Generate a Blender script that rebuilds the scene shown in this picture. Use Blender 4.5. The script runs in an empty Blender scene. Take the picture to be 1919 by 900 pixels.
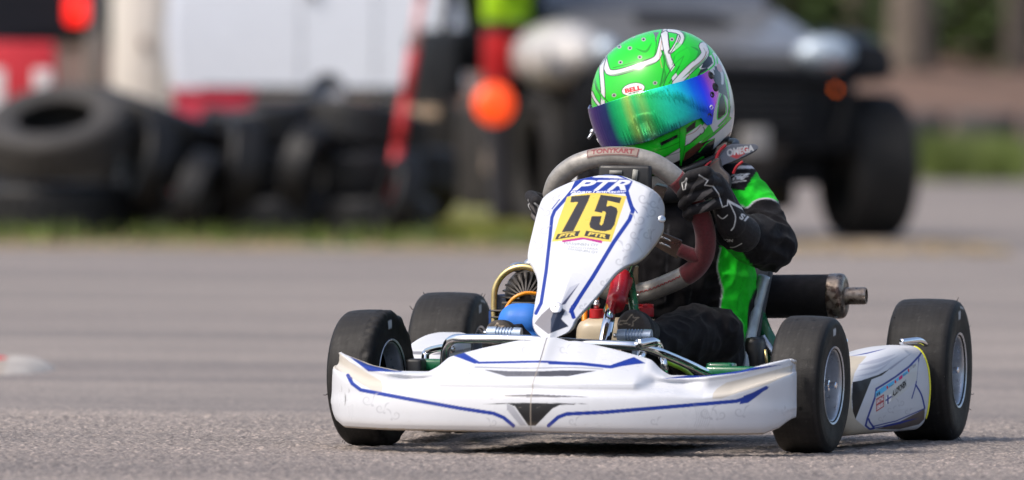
import bpy, bmesh, math, random
import numpy as np
from mathutils import Vector, Matrix, noise as mnoise
R_ = math.radians
random.seed(7); RNG = np.random.default_rng(7)
S = bpy.context.scene
COL = S.collection
PI = math.pi

# ------------------------------------------------------------------ camera
FPX = 20240.0                       # focal length in photo pixels (1919 wide): a long telephoto
CAM_D, CAM_H = 20.0, 0.634
PITCH = math.atan(251/FPX); ROLL = R_(.55)
PSI = R_(13.5)                      # yaw of the kart

def rx(a): c, s = math.cos(a), math.sin(a); return np.array([[1,0,0],[0,c,-s],[0,s,c]], float)
def ry(a): c, s = math.cos(a), math.sin(a); return np.array([[c,0,s],[0,1,0],[-s,0,c]], float)
def rz(a): c, s = math.cos(a), math.sin(a); return np.array([[c,-s,0],[s,c,0],[0,0,1]], float)
CR = rx(PI/2-PITCH) @ rz(ROLL); CC = np.array([0, -CAM_D, CAM_H])
cam = bpy.data.cameras.new('camera'); cam_ob = bpy.data.objects.new('camera', cam); COL.objects.link(cam_ob)
cam_ob.matrix_world = Matrix.Translation(CC) @ Matrix(CR.tolist()).to_4x4()
cam.sensor_width = 36; cam.lens = FPX/1919*36; cam.clip_start = 1; cam.clip_end = 2000
cam.dof.use_dof = True; cam.dof.focus_distance = 20.2; cam.dof.aperture_fstop = 5.6
S.camera = cam_ob

# ------------------------------------------------------------------ light
SUN_EL, SUN_AZ = 50, 238            # hazy sun, high, from the left
w = bpy.data.worlds.new('World'); S.world = w; w.use_nodes = True
nt = w.node_tree; bg = nt.nodes['Background']
sky = nt.nodes.new('ShaderNodeTexSky'); sky.sky_type = 'NISHITA'; sky.sun_disc = False
sky.sun_elevation = R_(SUN_EL); sky.sun_rotation = R_(SUN_AZ); sky.air_density = 1.0; sky.dust_density = 4.0; sky.ozone_density = 1.0
nt.links.new(sky.outputs[0], bg.inputs[0]); bg.inputs[1].default_value = 0.15
sun = bpy.data.lights.new('sun', 'SUN'); sun.energy = 1.75; sun.angle = R_(9); sun.color = (1, .94, .86)
sun_ob = bpy.data.objects.new('sun', sun); COL.objects.link(sun_ob)
sd = Vector((math.sin(R_(SUN_AZ))*math.cos(R_(SUN_EL)), math.cos(R_(SUN_AZ))*math.cos(R_(SUN_EL)), math.sin(R_(SUN_EL))))
sun_ob.rotation_euler = sd.to_track_quat('Z', 'Y').to_euler(); sun_ob.location = (0, 0, 20)
S.view_settings.view_transform = 'Standard'; S.view_settings.look = 'None'
S.view_settings.exposure = 0.58; S.view_settings.gamma = 1
S.render.engine = 'CYCLES'
S.cycles.use_denoising = True
try: S.cycles.denoiser = 'OPENIMAGEDENOISE'
except Exception: pass
S.cycles.max_bounces = 8; S.cycles.sample_clamp_indirect = 6
S.render.filter_size = 1.1 if hasattr(S.render, 'filter_size') else 1.5

# ------------------------------------------------------------------ geometry of the view
def ray(px, py): return CR @ np.array([(px-959.5)/FPX, -(py-450)/FPX, -1.])
def gnd(px, py, z=0): d = ray(px, py); return CC + d*((z-CAM_H)/d[2])
def atY(px, py, Y): d = ray(px, py); return CC + d*((Y+CAM_D)/d[1])
KO = gnd(1105, 842); KM = rz(-PSI)
KC = KM.T @ (CC-KO)
def K(px, py, v):                   # a point of the kart's own frame (x to its left side, y rearward, z up)
    d = KM.T @ ray(px, py); return KC + d*((v-KC[1])/d[1])
def KPl(px, py, c, n):
    d = KM.T @ ray(px, py); n = np.array(n); return KC + d*(np.dot(n, np.array(c)-KC)/np.dot(n, d))
def proj(P):
    P = np.asarray(P, float); q = (P @ KM.T + KO - CC) @ CR
    return 959.5 + FPX*q[..., 0]/-q[..., 2], 450 - FPX*q[..., 1]/-q[..., 2]

# ------------------------------------------------------------------ materials
def lin(r, g, b): return tuple(((c/255)/12.92 if c/255 <= .04045 else ((c/255+.055)/1.055)**2.4) for c in (r, g, b))
MATS = {}
def mat(name, col=(.5,.5,.5), rough=.5, metal=0, coat=0, vary=.12, vs=40, bump=0, bs=300, attr=False, rvar=.1, sheen=0, trans=0, emit=None, stretch=None, spec=.5, col2=None):
    if name in MATS: return MATS[name]
    m = bpy.data.materials.new(name); m.use_nodes = True; n = m.node_tree; p = n.nodes['Principled BSDF']; L = n.links.new
    tc = n.nodes.new('ShaderNodeTexCoord'); co = tc.outputs['Object']
    if stretch:
        mp = n.nodes.new('ShaderNodeMapping'); mp.inputs['Scale'].default_value = stretch; L(co, mp.inputs[0]); co = mp.outputs[0]
    nz = n.nodes.new('ShaderNodeTexNoise'); nz.inputs['Scale'].default_value = vs; nz.inputs['Detail'].default_value = 5; nz.inputs['Roughness'].default_value = .6; L(co, nz.inputs['Vector'])
    mr = n.nodes.new('ShaderNodeMapRange'); mr.inputs[1].default_value = .3; mr.inputs[2].default_value = .7; mr.inputs[3].default_value = 1-vary; mr.inputs[4].default_value = 1+vary*.6; L(nz.outputs['Fac'], mr.inputs[0])
    if attr:
        a = n.nodes.new('ShaderNodeVertexColor'); a.layer_name = 'Col'; base = a.outputs[0]
    else:
        a = n.nodes.new('ShaderNodeRGB'); a.outputs[0].default_value = (*col, 1); base = a.outputs[0]
        if col2:
            mx2 = n.nodes.new('ShaderNodeMix'); mx2.data_type = 'RGBA'; L(base, mx2.inputs[6]); mx2.inputs[7].default_value = (*col2, 1)
            m3 = n.nodes.new('ShaderNodeMapRange'); m3.inputs[1].default_value = .45; m3.inputs[2].default_value = .6; L(nz.outputs['Fac'], m3.inputs[0]); L(m3.outputs[0], mx2.inputs[0]); base = mx2.outputs[2]
    vm = n.nodes.new('ShaderNodeVectorMath'); vm.operation = 'SCALE'; L(base, vm.inputs[0]); L(mr.outputs[0], vm.inputs['Scale']); L(vm.outputs[0], p.inputs['Base Color'])
    p.inputs['Metallic'].default_value = metal; p.inputs['Coat Weight'].default_value = coat; p.inputs['Coat Roughness'].default_value = .05
    p.inputs['Specular IOR Level'].default_value = spec
    if sheen: p.inputs['Sheen Weight'].default_value = sheen; p.inputs['Sheen Roughness'].default_value = .5
    if trans: p.inputs['Transmission Weight'].default_value = trans
    if emit: p.inputs['Emission Color'].default_value = (*emit[0], 1); p.inputs['Emission Strength'].default_value = emit[1]
    m2 = n.nodes.new('ShaderNodeMapRange'); m2.inputs[3].default_value = max(.02, rough-rvar); m2.inputs[4].default_value = min(1, rough+rvar); m2.inputs[1].default_value = .3; m2.inputs[2].default_value = .7
    nz2 = n.nodes.new('ShaderNodeTexNoise'); nz2.inputs['Scale'].default_value = vs*1.7; nz2.inputs['Detail'].default_value = 3; L(co, nz2.inputs['Vector']); L(nz2.outputs['Fac'], m2.inputs[0]); L(m2.outputs[0], p.inputs['Roughness'])
    if bump:
        b = n.nodes.new('ShaderNodeBump'); b.inputs['Strength'].default_value = bump; b.inputs['Distance'].default_value = .001
        nb = n.nodes.new('ShaderNodeTexNoise'); nb.inputs['Scale'].default_value = bs; nb.inputs['Detail'].default_value = 4; L(co, nb.inputs['Vector']); L(nb.outputs['Fac'], b.inputs['Height']); L(b.outputs[0], p.inputs['Normal'])
    MATS[name] = m; return m

# ------------------------------------------------------------------ mesh helpers
def link(name, me, parent=None, m=None, smooth=True):
    o = bpy.data.objects.new(name, me); COL.objects.link(o)
    if m:
        for x in (m if isinstance(m, (list, tuple)) else [m]): me.materials.append(x)
    if smooth: me.polygons.foreach_set('use_smooth', np.ones(len(me.polygons), bool))
    if parent:
        o.parent = parent
        if 'off' in parent: o.location = -Vector(parent['off'])
    return o
class MB:
    def __init__(s): s.v = []; s.f = []; s.mi = []; s.n = 0
    def add(s, vf, mi=0):
        v, f = vf; v = np.asarray(v, float); s.v.append(v)
        k0 = s.n; s.f += [tuple([int(i)+k0 for i in q]) for q in f]; s.mi += [mi]*len(f)
        s.n += len(v); return s
    def data(s): return np.concatenate(s.v), s.f
    def build(s, name, m, parent=None, smooth=True, angle=None):
        me = bpy.data.meshes.new(name); me.from_pydata(np.concatenate(s.v).tolist(), [], s.f)
        o = link(name, me, parent, m, smooth)
        if any(s.mi): me.polygons.foreach_set('material_index', np.array(s.mi, np.int32))
        if angle is not None:
            try: me.set_sharp_from_angle(angle=R_(angle))
            except Exception: pass
        me.update(); return o
def gridf(n, m, cu=False, cv=False):
    I, J = np.meshgrid(np.arange(n if cu else n-1), np.arange(m if cv else m-1), indexing='ij'); I2, J2 = (I+1) % n, (J+1) % m
    return [tuple(q) for q in np.stack([I*m+J, I*m+J2, I2*m+J2, I2*m+J], -1).reshape(-1, 4).tolist()]
def grid_obj(name, P, m, parent=None, col=None, cu=False, cv=False, flip=False):
    n, k = P.shape[:2]; f = gridf(n, k, cu, cv)
    if flip: f = [q[::-1] for q in f]
    me = bpy.data.meshes.new(name); me.from_pydata(P.reshape(-1, 3).tolist(), [], f)
    if col is not None: paint(me, col.reshape(-1, 3))
    return link(name, me, parent, m)
def paint(me, c):
    a = me.color_attributes.new('Col', 'FLOAT_COLOR', 'POINT')
    d = np.ones((len(me.vertices), 4), np.float32); d[:, :3] = c; a.data.foreach_set('color', d.ravel())
def coords(me):
    a = np.empty(len(me.vertices)*3, np.float32); me.vertices.foreach_get('co', a); return a.reshape(-1, 3).astype(float)
def normals(me):
    a = np.empty(len(me.vertices)*3, np.float32); me.vertices.foreach_get('normal', a); return a.reshape(-1, 3).astype(float)
def cr(pts, n, closed=False):       # Catmull-Rom resample, n points evenly spaced
    P = np.asarray(pts, float); N = len(P); t = np.linspace(0, 1, 16, endpoint=False)[:, None]
    if closed: i1 = np.arange(N); i0, i2, i3 = (i1-1) % N, (i1+1) % N, (i1+2) % N
    else: i1 = np.arange(N-1); i0, i2, i3 = np.maximum(i1-1, 0), i1+1, np.minimum(i1+2, N-1)
    a, b, c, d = (P[k][:, None, :] for k in (i0, i1, i2, i3))
    Q = (.5*((2*b)+(-a+c)*t+(2*a-5*b+4*c-d)*t*t+(-a+3*b-3*c+d)*t**3)).reshape(-1, P.shape[1])
    Q = np.vstack([Q, Q[:1] if closed else P[-1:]])
    L = np.r_[0, np.cumsum(np.linalg.norm(np.diff(Q, axis=0), axis=1))]
    s = np.linspace(0, L[-1], n+1 if closed else n)
    r = np.stack([np.interp(s, L, Q[:, k]) for k in range(Q.shape[1])], 1)
    return r[:-1] if closed else r
def tube(pts, r, seg=12, n=None, closed=False, smooth=True, flat=None):
    P = cr(pts, n or len(pts)*8, closed) if smooth else np.asarray(pts, float)
    N = len(P); T = np.gradient(P, axis=0) if not closed else np.roll(P, -1, 0)-np.roll(P, 1, 0)
    T /= np.linalg.norm(T, axis=1)[:, None]+1e-12
    rr = np.full(N, r) if np.isscalar(r) else np.interp(np.linspace(0, 1, N), np.linspace(0, 1, len(r)), r)
    up = np.array([0, 0, 1.]) if abs(T[0][2]) < .9 else np.array([1., 0, 0])
    V = []; a = np.cross(T[0], up); a /= np.linalg.norm(a)
    for i in range(N):
        a = a-T[i]*np.dot(a, T[i]); a /= np.linalg.norm(a); b = np.cross(T[i], a)
        for k in range(seg):
            t = 2*PI*k/seg; V.append(P[i]+rr[i]*(math.cos(t)*a+math.sin(t)*b*(flat or 1)))
    f = gridf(N, seg, closed, True)
    if not closed: f += [tuple(range(seg))[::-1], tuple(range((N-1)*seg, N*seg))]
    return np.array(V), f
def lathe(prof, seg=48, axis='x', cap=False):   # prof: (along axis, radius)
    V = []
    for (w_, r) in prof:
        for k in range(seg):
            t = 2*PI*k/seg; V.append((w_, r*math.cos(t), r*math.sin(t)))
    V = np.array(V); f = gridf(len(prof), seg, False, True)
    if cap: f += [tuple(range(seg))[::-1], tuple(range((len(prof)-1)*seg, len(prof)*seg))]
    if axis == 'y': V = V[:, [1, 0, 2]]; f = [q[::-1] for q in f]
    if axis == 'z': V = V[:, [1, 2, 0]]
    return V, f
def xf(vf, Rm=None, t=(0, 0, 0)):
    v, f = vf
    if Rm is not None: v = np.asarray(v) @ np.asarray(Rm).T
    return v+np.array(t), f
def ball(c, r, seg=16, rings=10, Rm=None):
    r = np.array([r]*3 if np.isscalar(r) else r); V = []
    for i in range(rings+1):
        a = PI*i/rings
        for k in range(seg):
            t = 2*PI*k/seg; V.append((math.sin(a)*math.cos(t), math.sin(a)*math.sin(t), math.cos(a)))
    return xf((np.array(V)*r, gridf(rings+1, seg, False, True)), Rm, c)
def bev_box(sx, sy, sz, b=.01, t=(0, 0, 0), Rm=None, seg=2, taper=None):
    bm = bmesh.new(); bmesh.ops.create_cube(bm, size=1)
    for v in bm.verts:
        v.co = Vector((v.co.x*sx, v.co.y*sy, v.co.z*sz))
        if taper and v.co.z > 0: v.co.x *= taper[0]; v.co.y *= taper[1]
    if b: bmesh.ops.bevel(bm, geom=list(bm.edges), offset=b, segments=seg, affect='EDGES', profile=.6)
    bm.verts.index_update(); V = np.array([v.co[:] for v in bm.verts]); F = [tuple(v.index for v in f.verts) for f in bm.faces]; bm.free()
    return xf((V, F), Rm, t)
def prism(poly3, vec, b=0):         # closed polygon of 3D points extruded by vec
    P = np.asarray(poly3, float); n = len(P); vec = np.array(vec)
    bm = bmesh.new(); a = [bm.verts.new(p) for p in P]; f = bm.faces.new(a)
    r = bmesh.ops.extrude_face_region(bm, geom=[f]); nv = [g for g in r['geom'] if isinstance(g, bmesh.types.BMVert)]
    for v in nv: v.co += Vector(vec)
    if b: bmesh.ops.bevel(bm, geom=list(bm.edges), offset=b, segments=2, affect='EDGES')
    bmesh.ops.recalc_face_normals(bm, faces=bm.faces)
    bm.verts.index_update(); V = np.array([v.co[:] for v in bm.verts]); F = [tuple(v.index for v in f.verts) for f in bm.faces]; bm.free()
    return V, F
def capsule(p0, p1, r0, r1, seg=20):
    p0, p1 = np.array(p0, float), np.array(p1, float); d = p1-p0; L = np.linalg.norm(d); T = d/L
    a = np.cross(T, [0, 0, 1] if abs(T[2]) < .9 else [1, 0, 0]); a /= np.linalg.norm(a); b = np.cross(T, a); V = []; rings = []
    for i in range(6): an = PI/2*(i/6); rings.append((-r0*math.cos(an), r0*math.sin(an)+1e-5))
    for t in (0, .5, 1): rings.append((L*t, r0+(r1-r0)*t))
    for i in range(1, 7): an = PI/2*(i/6); rings.append((L+r1*math.sin(an), r1*math.cos(an)+1e-5))
    for (s, r) in rings:
        for k in range(seg): t = 2*PI*k/seg; V.append(p0+T*s+r*(math.cos(t)*a+math.sin(t)*b))
    f = gridf(len(rings), seg, False, True); f += [tuple(range(seg))[::-1], tuple(range((len(rings)-1)*seg, len(rings)*seg))]
    return np.array(V), f
def chain(pts, rad):
    m = MB()
    for i in range(len(pts)-1): m.add(capsule(pts[i], pts[i+1], rad[i], rad[i+1]))
    return m.data()
def fuse(name, mb, voxel, smooth_it=4):          # one continuous skin over overlapping volumes
    me = bpy.data.meshes.new(name+'_raw'); v, f = mb.data(); me.from_pydata(v.tolist(), [], f)
    o = bpy.data.objects.new(name+'_raw', me); COL.objects.link(o)
    m = o.modifiers.new('r', 'REMESH'); m.mode = 'VOXEL'; m.voxel_size = voxel; m.use_smooth_shade = True
    m = o.modifiers.new('s', 'SMOOTH'); m.factor = .5; m.iterations = smooth_it
    dg = bpy.context.evaluated_depsgraph_get(); ev = o.evaluated_get(dg); out = bpy.data.meshes.new_from_object(ev)
    bpy.data.objects.remove(o); bpy.data.meshes.remove(me); out.name = name; return out
def root(name, loc, rotz, label, cat, group=None):
    o = bpy.data.objects.new(name, None); COL.objects.link(o); o.empty_display_size = .1
    o.location = loc; o.rotation_euler = (0, 0, rotz); o['label'] = label; o['category'] = cat
    if group: o['group'] = group
    return o
def tag(o, label, cat, group=None):
    o['label'] = label; o['category'] = cat
    if group: o['group'] = group
    return o
def kind(o, k): o['kind'] = k; return o
def face_to(o, d):                  # make the face normals of a sheet agree with direction d (a vector or a function of points)
    me = o.data; me.update(); P_ = coords(me); N_ = normals(me); D_ = d(P_) if callable(d) else np.array(d)[None]
    if (N_*D_).sum() < 0: me.flip_normals()
    return o

# ------------------------------------------------------------------ drawing of stickers and paint (numpy raster in a part's own sheet)
_txt = {}
def text_tris(s, bold=.0, shear=0):
    key = (s, bold, shear)
    if key in _txt: return _txt[key]
    cu = bpy.data.curves.new('t', 'FONT'); cu.body = s; cu.offset = bold; cu.shear = shear; cu.resolution_u = 4
    o = bpy.data.objects.new('t', cu); COL.objects.link(o); dg = bpy.context.evaluated_depsgraph_get()
    me = bpy.data.meshes.new_from_object(o.evaluated_get(dg)); me.calc_loop_triangles(); v = coords(me)[:, :2]
    tri = np.array([t.vertices[:] for t in me.loop_triangles]); bpy.data.objects.remove(o); bpy.data.curves.remove(cu)
    bpy.data.meshes.remove(me)
    lo, hi = v.min(0), v.max(0); v = (v-lo)/(hi-lo); _txt[key] = v[tri]; return _txt[key]
class Canvas:
    def __init__(s, x0, x1, y0, y1, res, bg):
        s.x0, s.y0, s.res = x0, y0, res; s.w = int((x1-x0)/res)+2; s.h = int((y1-y0)/res)+2
        s.im = np.zeros((s.h, s.w, 3), np.float32); s.im[:] = bg; s.tf = lambda p: np.asarray(p, float)
    def _box(s, P, pad=0):
        a = np.clip(((P.min(0)-pad-[s.x0, s.y0])/s.res).astype(int)-1, 0, [s.w, s.h]); b = np.clip(((P.max(0)+pad-[s.x0, s.y0])/s.res).astype(int)+2, 0, [s.w, s.h])
        X, Y = np.meshgrid(s.x0+np.arange(a[0], b[0])*s.res, s.y0+np.arange(a[1], b[1])*s.res); return a, b, X, Y
    def _put(s, a, b, m, col, al=1):
        v = s.im[a[1]:b[1], a[0]:b[0]]; m = (m*al)[..., None]; v[:] = v*(1-m)+np.array(col)*m
    def poly(s, pts, col, al=1, sm=False):
        P = s.tf(pts)
        if sm: P = cr(P, 80, True)
        a, b, X, Y = s._box(P)
        if X.size == 0: return
        m = np.zeros(X.shape, bool); j = len(P)-1
        for i in range(len(P)):
            xi, yi = P[i]; xj, yj = P[j]
            if yi != yj: m ^= ((yi > Y) != (yj > Y)) & (X < (xj-xi)*(Y-yi)/(yj-yi)+xi)
            j = i
        s._put(a, b, m.astype(np.float32), col, al)
    def line(s, pts, wd, col, al=1, sm=True, taper=False):
        P = s.tf(pts)
        if sm and len(P) > 2: P = cr(P, 40)
        W = np.full(len(P), wd, float)
        if taper: W *= np.sin(np.linspace(.05, PI-.05, len(P)))
        a, b, X, Y = s._box(P, wd)
        if X.size == 0: return
        m = np.zeros(X.shape, np.float32)
        for i in range(len(P)-1):
            p, q = P[i], P[i+1]; d = q-p; L2 = max(d@d, 1e-9); t = np.clip(((X-p[0])*d[0]+(Y-p[1])*d[1])/L2, 0, 1)
            D = np.hypot(X-p[0]-t*d[0], Y-p[1]-t*d[1]); m = np.maximum(m, np.clip((W[i]/2-D)/s.res+.5, 0, 1))
        s._put(a, b, m, col, al)
    def ell(s, c, rx_, ry_, ang, col, al=1):
        t = np.linspace(0, 2*PI, 40, endpoint=False); ca, sa = math.cos(R_(ang)), math.sin(R_(ang))
        x = rx_*np.cos(t); y = ry_*np.sin(t); s.poly(np.stack([c[0]+x*ca-y*sa, c[1]+x*sa+y*ca], 1), col, al)
    def text(s, body, bl, br, tr, tl, col, bold=.02, shear=0, al=1):
        T = text_tris(body, bold, shear); bl, br, tr, tl = (s.tf(np.array([p]))[0] for p in (bl, br, tr, tl))
        u = T[..., 0:1]; v = T[..., 1:2]; Q = (1-v)*((1-u)*bl+u*br)+v*((1-u)*tl+u*tr)
        a, b, X, Y = s._box(Q.reshape(-1, 2)); m = np.zeros(X.shape, np.float32)
        ox, oy = s.x0+a[0]*s.res, s.y0+a[1]*s.res
        for t in Q:
            i0 = np.maximum(((t.min(0)-[ox, oy])/s.res).astype(int)-1, 0); i1 = ((t.max(0)-[ox, oy])/s.res).astype(int)+2
            x = X[i0[1]:i1[1], i0[0]:i1[0]]; y = Y[i0[1]:i1[1], i0[0]:i1[0]]
            if x.size == 0: continue
            c = [(t[(k+1) % 3][0]-t[k][0])*(y-t[k][1])-(t[(k+1) % 3][1]-t[k][1])*(x-t[k][0]) for k in range(3)]
            ins = ((c[0] >= 0) & (c[1] >= 0) & (c[2] >= 0)) | ((c[0] <= 0) & (c[1] <= 0) & (c[2] <= 0))
            m[i0[1]:i1[1], i0[0]:i1[0]][ins] = 1
        s._put(a, b, m, col, al)
    def done(s):
        k = s.im.copy(); p = np.pad(k, ((1, 1), (1, 1), (0, 0)), 'edge'); k = (p[:-2, 1:-1]+p[2:, 1:-1]+p[1:-1, :-2]+p[1:-1, 2:]+2*k)/6; s.im = k; return s
    def sample(s, x, y):
        fx = np.clip((x-s.x0)/s.res, 0, s.w-1.01); fy = np.clip((y-s.y0)/s.res, 0, s.h-1.01); i, j = fx.astype(int), fy.astype(int); a, b = (fx-i)[..., None], (fy-j)[..., None]
        return (s.im[j, i]*(1-a)+s.im[j, i+1]*a)*(1-b)+(s.im[j+1, i]*(1-a)+s.im[j+1, i+1]*a)*b
def swirl(c, x, y, r, col, al, sgn=1, wd=2.2):   # pale scroll ornament of the bodywork stickers
    t = np.linspace(0, 2.6*PI, 26); rr = r*(1-t/(2.9*PI)); c.line(np.stack([x+rr*np.cos(t)*sgn, y+rr*np.sin(t)], 1), wd, col, al, taper=True)
    c.line([(x+r*sgn, y), (x+r*1.3*sgn, y-r*.9), (x+r*2.1*sgn, y-r*1.3)], wd*1.2, col, al, taper=True)
    c.ell((x+r*.9*sgn, y+r*.9), r*.28, r*.2, 30, col, al)
# ------------------------------------------------------------------ asphalt: one sheet, real stone relief where the lens is sharp
def asphalt_mat():
    m = bpy.data.materials.new('asphalt'); m.use_nodes = True; n = m.node_tree; p = n.nodes['Principled BSDF']; L = n.links.new
    tc = n.nodes.new('ShaderNodeTexCoord'); co = tc.outputs['Object']
    def nz(sc, det, st=None, rough=.6):
        x = n.nodes.new('ShaderNodeTexNoise'); x.inputs['Scale'].default_value = sc; x.inputs['Detail'].default_value = det; x.inputs['Roughness'].default_value = rough
        mp = n.nodes.new('ShaderNodeMapping'); mp.inputs['Scale'].default_value = st or (1, 1, 1); L(co, mp.inputs[0]); L(mp.outputs[0], x.inputs['Vector']); return x.outputs['Fac']
    def ramp(src, stops):
        r = n.nodes.new('ShaderNodeValToRGB'); r.color_ramp.elements[0].position = stops[0][0]; r.color_ramp.elements[0].color = (*stops[0][1], 1)
        r.color_ramp.elements[1].position = stops[-1][0]; r.color_ramp.elements[1].color = (*stops[-1][1], 1)
        for s_, c_ in stops[1:-1]: e = r.color_ramp.elements.new(s_); e.color = (*c_, 1)
        L(src, r.inputs[0]); return r.outputs[0]
    def mul(a, b, fac=1):
        x = n.nodes.new('ShaderNodeMix'); x.data_type = 'RGBA'; x.blend_type = 'MULTIPLY'; x.inputs[0].default_value = fac; L(a, x.inputs[6]); L(b, x.inputs[7]); return x.outputs[2]
    base = ramp(nz(.35, 6, (1, .35, 1)), [(.3, (.215, .192, .176)), (.5, (.260, .231, .210)), (.72, (.300, .264, .238))])
    st = n.nodes.new('ShaderNodeTexVoronoi'); st.inputs['Scale'].default_value = 170; L(co, st.inputs['Vector'])
    stones = ramp(st.outputs['Color'], [(0, (.38, .37, .38)), (.45, (.82, .81, .80)), (.8, (1.2, 1.16, 1.12)), (1, (2.4, 2.25, 2.1))])
    big = ramp(nz(1.0, 5, (.12, .9, 1)), [(.35, (.74, .74, .76)), (.62, (1.08, 1.06, 1.05))])
    rub = ramp(nz(.4, 4, (.14, .8, 1)), [(.44, (1, 1, 1)), (.62, (.82, .82, .84))])
    c = mul(mul(mul(base, stones, 1), big), rub)
    L(c, p.inputs['Base Color']); p.inputs['Roughness'].default_value = .82; p.inputs['Specular IOR Level'].default_value = .35
    return m
def ground():
    xs = np.unique(np.r_[-160, -80, -40, -20, -12, -8, -5, -3, -2, -1.6, np.arange(-1.35, 1.4, .0036), 1.7, 2.2, 3, 5, 8, 12, 20, 40, 80, 160])
    yd = np.arange(-1.95, 2.6, .0072)
    ys = np.unique(np.r_[-120, -60, -30, -20, -12, -6, -4, -3, -2.4, yd, 3, 3.6, 4.5, 6, 8, 11, 15, 20, 27, 35, 50, 70, 100, 150, 250, 400, 800])
    X, Y = np.meshgrid(xs, ys, indexing='ij'); r = np.random.default_rng(3)
    def blur(a, k):
        for _ in range(k):
            a = (a+np.roll(a, 1, 0)+np.roll(a, -1, 0))/3; a = (a+np.roll(a, 1, 1)+np.roll(a, -1, 1))/3
        return a
    a = blur(r.standard_normal(X.shape), 1); a /= a.std(); b = blur(r.standard_normal(X.shape), 4); b /= b.std(); c = blur(r.standard_normal(X.shape), 30); c /= c.std()
    z = .0013*np.clip(a, -2.2, 2.2)+.0002*b+.0002*c
    fx = np.clip((1.33-np.abs(X-.02))/.12, 0, 1); fy = np.clip((Y+1.93)/.1, 0, 1)*np.clip((2.55-Y)/.9, 0, 1); z *= fx*fy
    # an old lay joint running across: a shallow step in the surfacing
    j = 1.62+.55*(X+.95); z += np.where(Y > j, .0018, 0)*fx*fy*np.clip((.15-X)/.5, 0, 1)
    z -= .005*np.exp(-((Y-j)/.02)**2)*fx*fy*np.clip((-.45-X)/.25, 0, 1)
    return kind(grid_obj('asphalt', np.stack([X, Y, z], -1), asphalt_mat()), 'structure')
ground()

# ------------------------------------------------------------------ palettes
WHITE = (.555, .57, .605); CREAM = (.46, .41, .33); SCOOP_SHADE = (.49, .455, .40); BLUE = (.008, .030, .24); BLACK = (.012, .012, .014); PALE = (.33, .34, .38); GRN = (.012, .52, .020)
M_paint = mat('kart_bodywork', attr=True, rough=.33, spec=.35, coat=.05, vary=.05, vs=9, bump=.06, bs=60)
M_pod = mat('pod_sticker_sheet', attr=True, rough=.5, spec=.10, vary=.05, vs=9, bump=.06, bs=60)
M_cream = mat('cream_plastic', CREAM, rough=.45, vary=.12, vs=25)
M_chrome = mat('chrome', (.86, .87, .9), rough=.08, metal=1, rvar=.05, vary=.05)
M_alu = mat('aluminium', (.62, .63, .65), rough=.32, metal=1, vary=.15, vs=60)
M_rim = mat('silver_wheel_paint', (.50, .53, .57), rough=.35, metal=.75, vary=.12, vs=70)
M_dish_shade = mat('shaded_wheel_dish', (.13, .14, .155), rough=.38, metal=.75, vary=.2, vs=70)  # wheel paint darkened: the recess shade is put into the dish colour
M_rubber = mat('tyre_rubber', attr=True, rough=.58, vary=.08, vs=30, bump=.5, bs=420, spec=.2, rvar=.05)
M_blk = mat('black_plastic', (.014, .014, .015), rough=.45, vary=.3)
M_green = mat('green_frame_paint', (.008, .13, .05), rough=.3, coat=.4, vary=.15)
M_red = mat('red_plastic', (.42, .010, .014), rough=.4, vary=.15)
M_redm = mat('red_anodised_block', (.42, .010, .022), rough=.35, vary=.2, coat=.2)
M_grey = mat('grey_vinyl_grip', (.30, .285, .265), rough=.42, vary=.3, vs=55, bump=.35, bs=260, metal=.25)
M_suede = mat('dark_red_suede', (.115, .010, .016), rough=.85, vary=.3, vs=120, bump=.5, bs=900, sheen=.3)
M_steel = mat('brown_grey_steel', (.27, .235, .21), rough=.35, metal=.9, vary=.2)
M_tank = mat('cream_fuel_tank', (.50, .42, .30), rough=.42, vary=.12, vs=14)
M_blue = mat('blue_plastic', (.028, .16, .56), spec=.3, rough=.52, vary=.12, vs=22)
M_dblue = mat('dark_blue_plastic', (.012, .055, .22), rough=.45, vary=.2)
M_brass = mat('brass_ring', (.62, .50, .24), rough=.34, metal=.9, vary=.25, vs=30)
M_fin = mat('cast_engine_alloy', (.11, .10, .09), rough=.42, metal=.6, vary=.4, vs=50)
M_amber = mat('amber_hose', (.85, .30, .02), rough=.25, vary=.1)
M_rust = mat('burnt_silencer_end', (.40, .33, .27), rough=.42, metal=.85, vary=.5, vs=55, col2=(.07, .045, .035), rvar=.2)
M_silk = mat('black_silencer_wrap', (.014, .012, .012), spec=.2, rough=.7, vary=.35, vs=40, bump=.4, bs=600)
M_pedal = mat('blue_grey_pedal', (.36, .44, .56), rough=.38, metal=.55, vary=.15)
M_seat = mat('silver_seat', (.36, .41, .44), rough=.38, metal=.35, coat=.4, vary=.35, vs=30)
M_seatin = mat('seat_shell_inside', (.05, .05, .055), rough=.6, vary=.2)
M_lime = mat('lime_cable', (.35, .65, .03), rough=.4)
M_label = mat('dull_label', (.26, .26, .24), rough=.6)
M_white = mat('white_label_patch', (.75, .75, .74), rough=.5)

kart = root('racing_kart', tuple(KO), -PSI, 'small white racing kart with blue stripes and yellow number 75 plate, turning on the asphalt', 'racing kart')

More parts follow.
